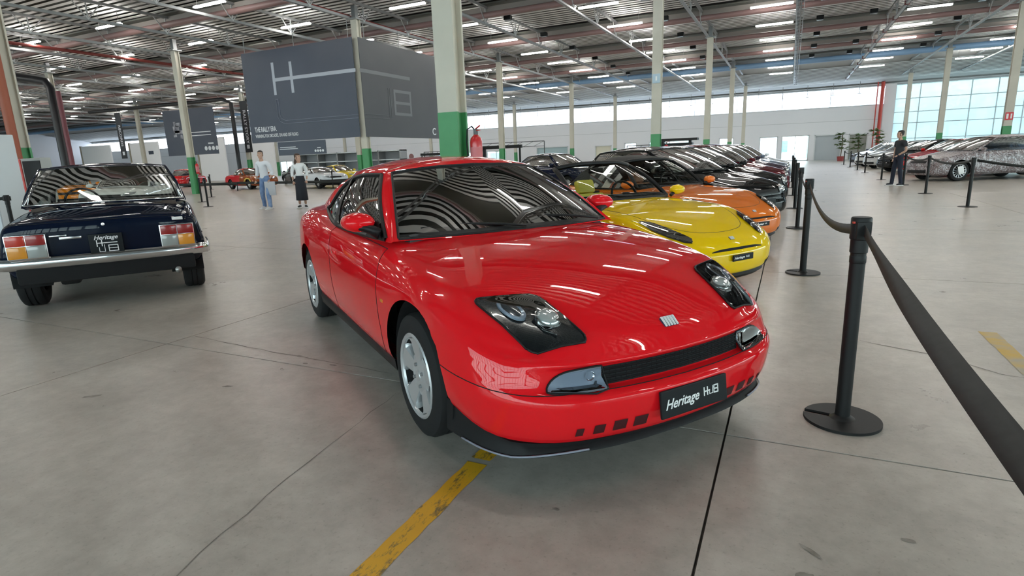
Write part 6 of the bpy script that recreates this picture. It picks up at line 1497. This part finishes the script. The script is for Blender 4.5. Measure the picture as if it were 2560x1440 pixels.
def person(label, loc, rz, pose, shirt, trousers, shoes, skin=SKIN, hairm=HAIR, kind='man'):
    t = thing('person', label, 'person', loc, rz); J = pose; V = lambda k, r: (*J[k], r)
    pel, ch, nk = J['pelvis'], J['chest'], J['neck']
    body = [[V('neck', .052), (*(Vector(J['head'])-Vector((0, 0, .08))), .05)]]
    fem = kind == 'woman'; sw = .9 if fem else 1.
    # arms as bare skin under the sleeves
    for s in 'LR':
        body.append([V('neck', .052), (nk[0], nk[1], nk[2]-.10, .05), V('sh'+s, .036*sw), V('el'+s, .040*sw), V('wr'+s, .026*sw)])
    skinned('body', body, skin, t, 2)
    head(t, J['head'], J.get('yaw', 0), skin, hairm, long=fem, beard=not fem and J.get('beard', False))
    for s in 'LR':
        d = Vector(J['wr'+s])-Vector(J['el'+s]); hand(t, Vector(J['wr'+s])+d.normalized()*.05, d if 'hd'+s not in J else J['hd'+s], 1 if s == 'L' else -1, skin)
    sl = J.get('sleeve', .75); m_ = (np.array(J['shL'])+np.array(J['shR']))/2; uc = (m_[0], m_[1], m_[2]-.005, (.12*sw, .088))
    top = [[(pel[0], pel[1], pel[2]-(0 if fem else .05), (.152*sw, .122)), (pel[0], pel[1], pel[2]+.05, (.150*sw, .118)), (*((np.array(pel)+np.array(ch))/2), (.150*sw, .112)), (*ch, (.168*sw, .115)), uc, (*(np.array(nk)-[0, 0, .005]), (.066, .062))]]
    for s in 'LR':
        e = np.array(J['sh'+s])*(1-sl)+np.array(J['el'+s])*sl
        chn = [uc, (*J['sh'+s], .080*sw), (*e, .064*sw)]
        if J.get('long_sleeve'): chn = [uc, (*J['sh'+s], .078*sw), (*J['el'+s], .056*sw), (*(np.array(J['el'+s])*.45+np.array(J['wr'+s])*.55), .05*sw)]
        top.append(chn)
    skinned('shirt', top, shirt, t, 2)
    if fem:
        rows = []
        for z, rx, ry in ((pel[2]+.06, .15, .12), (pel[2]-.12, .185, .155), (pel[2]-.45, .195, .17), (J['anL'][2]+.14, .20, .18), (J['anL'][2]+.13, .17, .15)): rows.append([(pel[0]+rx*math.cos(a), pel[1]+ry*math.sin(a), z) for a in np.linspace(0, 2*PI, 25)])
        MB().grid(rows).build('skirt', trousers, t, smooth=True)
        skinned('legs', [[(*pel, .1), V('knL', .055), V('anL', .038)], [(*pel, .1), V('knR', .055), V('anR', .038)]], skin, t, 1)
    else:
        hipL = np.array(pel)+[0, .085, -.06]; hipR = np.array(pel)+[0, -.085, -.06]
        if J.get('hip'): hipL = np.array(J['hip'][0]); hipR = np.array(J['hip'][1])
        leg = [[(pel[0], pel[1], pel[2]+.09, (.138, .108)), (*pel, (.135, .105))]]
        for s, hp in (('L', hipL), ('R', hipR)): leg.append([(*pel, (.135, .105)), (*hp, .098), V('kn'+s, .076), (*(np.array(J['an'+s])*.8+np.array(J['kn'+s])*.2), .062), V('an'+s, .062), (J['an'+s][0]+.01, J['an'+s][1], .045, .064)])
        skinned('trousers', leg, trousers, t, 2)
    for s in 'LR':
        a = Vector(J['an'+s]); f = J.get('ft'+s, 0.); d = Vector((math.cos(f), math.sin(f), 0)); sh = []
        base = Vector((a.x, a.y, 0)); o = skinned('shoe', [[(*(base-d*.05+Vector((0, 0, .05))), (.045, .05)), (*(base+d*.06+Vector((0, 0, .045))), (.046, .045)), (*(base+d*.17+Vector((0, 0, .036))), (.044, .034))]], shoes, t, 1)
        MB().bbox((a.x+d.x*.06, a.y+d.y*.06, .013), (.30, .095, .026), .012, rz=f).build('sole', WHITE, o, 40)
    return t
# standing man in dark clothes by the right-hand belt
st = dict(pelvis=(0, 0, .98), chest=(0, 0, 1.30), neck=(.0, 0, 1.50), head=(.03, 0, 1.66), shL=(-.01, .20, 1.42), shR=(-.01, -.20, 1.42), elL=(-.05, .27, 1.14), wrL=(.12, .14, 1.0), elR=(-.02, -.25, 1.13), wrR=(.05, -.20, .90), hdL=(.5, -.6, -.5),
          knL=(.02, .16, .53), knR=(.05, -.12, .53), anL=(-.02, .20, .09), anR=(.06, -.14, .09), yaw=-.25, sleeve=.62, ftL=.35, ftR=-.2)
sm_ = person('man in a dark polo shirt and navy trousers standing by the right belt posts', (3.08, 21.9, 0), math.radians(205), st, mat('polo_dark', (.022, .024, .03), .8), mat('trousers_navy', (.010, .014, .03), .8), mat('shoe_dark', (.02, .02, .025), .6))
sm_.scale = (.945, .945, .945)
# man walking in white shirt and jeans
wk = dict(pelvis=(0, 0, .96), chest=(.02, 0, 1.28), neck=(.03, 0, 1.48), head=(.06, 0, 1.64), shL=(.02, .195, 1.40), shR=(.02, -.195, 1.40), elL=(-.10, .25, 1.13), wrL=(.02, .22, .92), elR=(.0, -.255, 1.12), wrR=(.10, -.25, .90),
          knL=(.06, .13, .53), knR=(.04, -.13, .52), anL=(.10, .19, .10), anR=(-.08, -.20, .11), yaw=.5, sleeve=.7, long_sleeve=True)
wm = person('man in a white shirt and light blue jeans walking across the hall', (-14.6, 12.95, 0), math.radians(-85), wk, mat('shirt_white', (.72, .74, .80), .8), noise_mix('jeans', (.10, .18, .36), (.22, .32, .52), 6., .8), mat('shoe_white', (.75, .75, .75), .5))
tag(MB().bbox((0, 0, 0), (.34, .03, .42), .008, rz=.35).build('carrier_bag', mat('bag_grey', (.45, .46, .50), .5), None, 40, loc=(-14.36, 12.90, .63)), 'pale grey flat bag held low by the walking man', 'bag')
# woman in white top and long dark skirt
wo = dict(pelvis=(0, 0, .92), chest=(0, 0, 1.20), neck=(0, 0, 1.36), head=(.02, 0, 1.51), shL=(0, .155, 1.30), shR=(0, -.155, 1.30), elL=(-.03, .22, 1.06), wrL=(.06, .20, .86), elR=(-.03, -.22, 1.06), wrR=(.05, -.20, .84),
          knL=(.02, .08, .5), knR=(.02, -.08, .5), anL=(.02, .09, .10), anR=(-.06, -.09, .10), yaw=.9, sleeve=.9, long_sleeve=True, ftL=.2, ftR=-.2)
person('woman with long hair in a white top and long black skirt', (-13.6, 13.4, 0), math.radians(-50), wo, mat('top_white', (.75, .76, .78), .8), mat('skirt_black', (.012, .014, .022), .8), mat('shoe_black', (.02, .02, .02), .5), hairm=mat('hair_brown', (.05, .025, .015), .6), kind='woman')
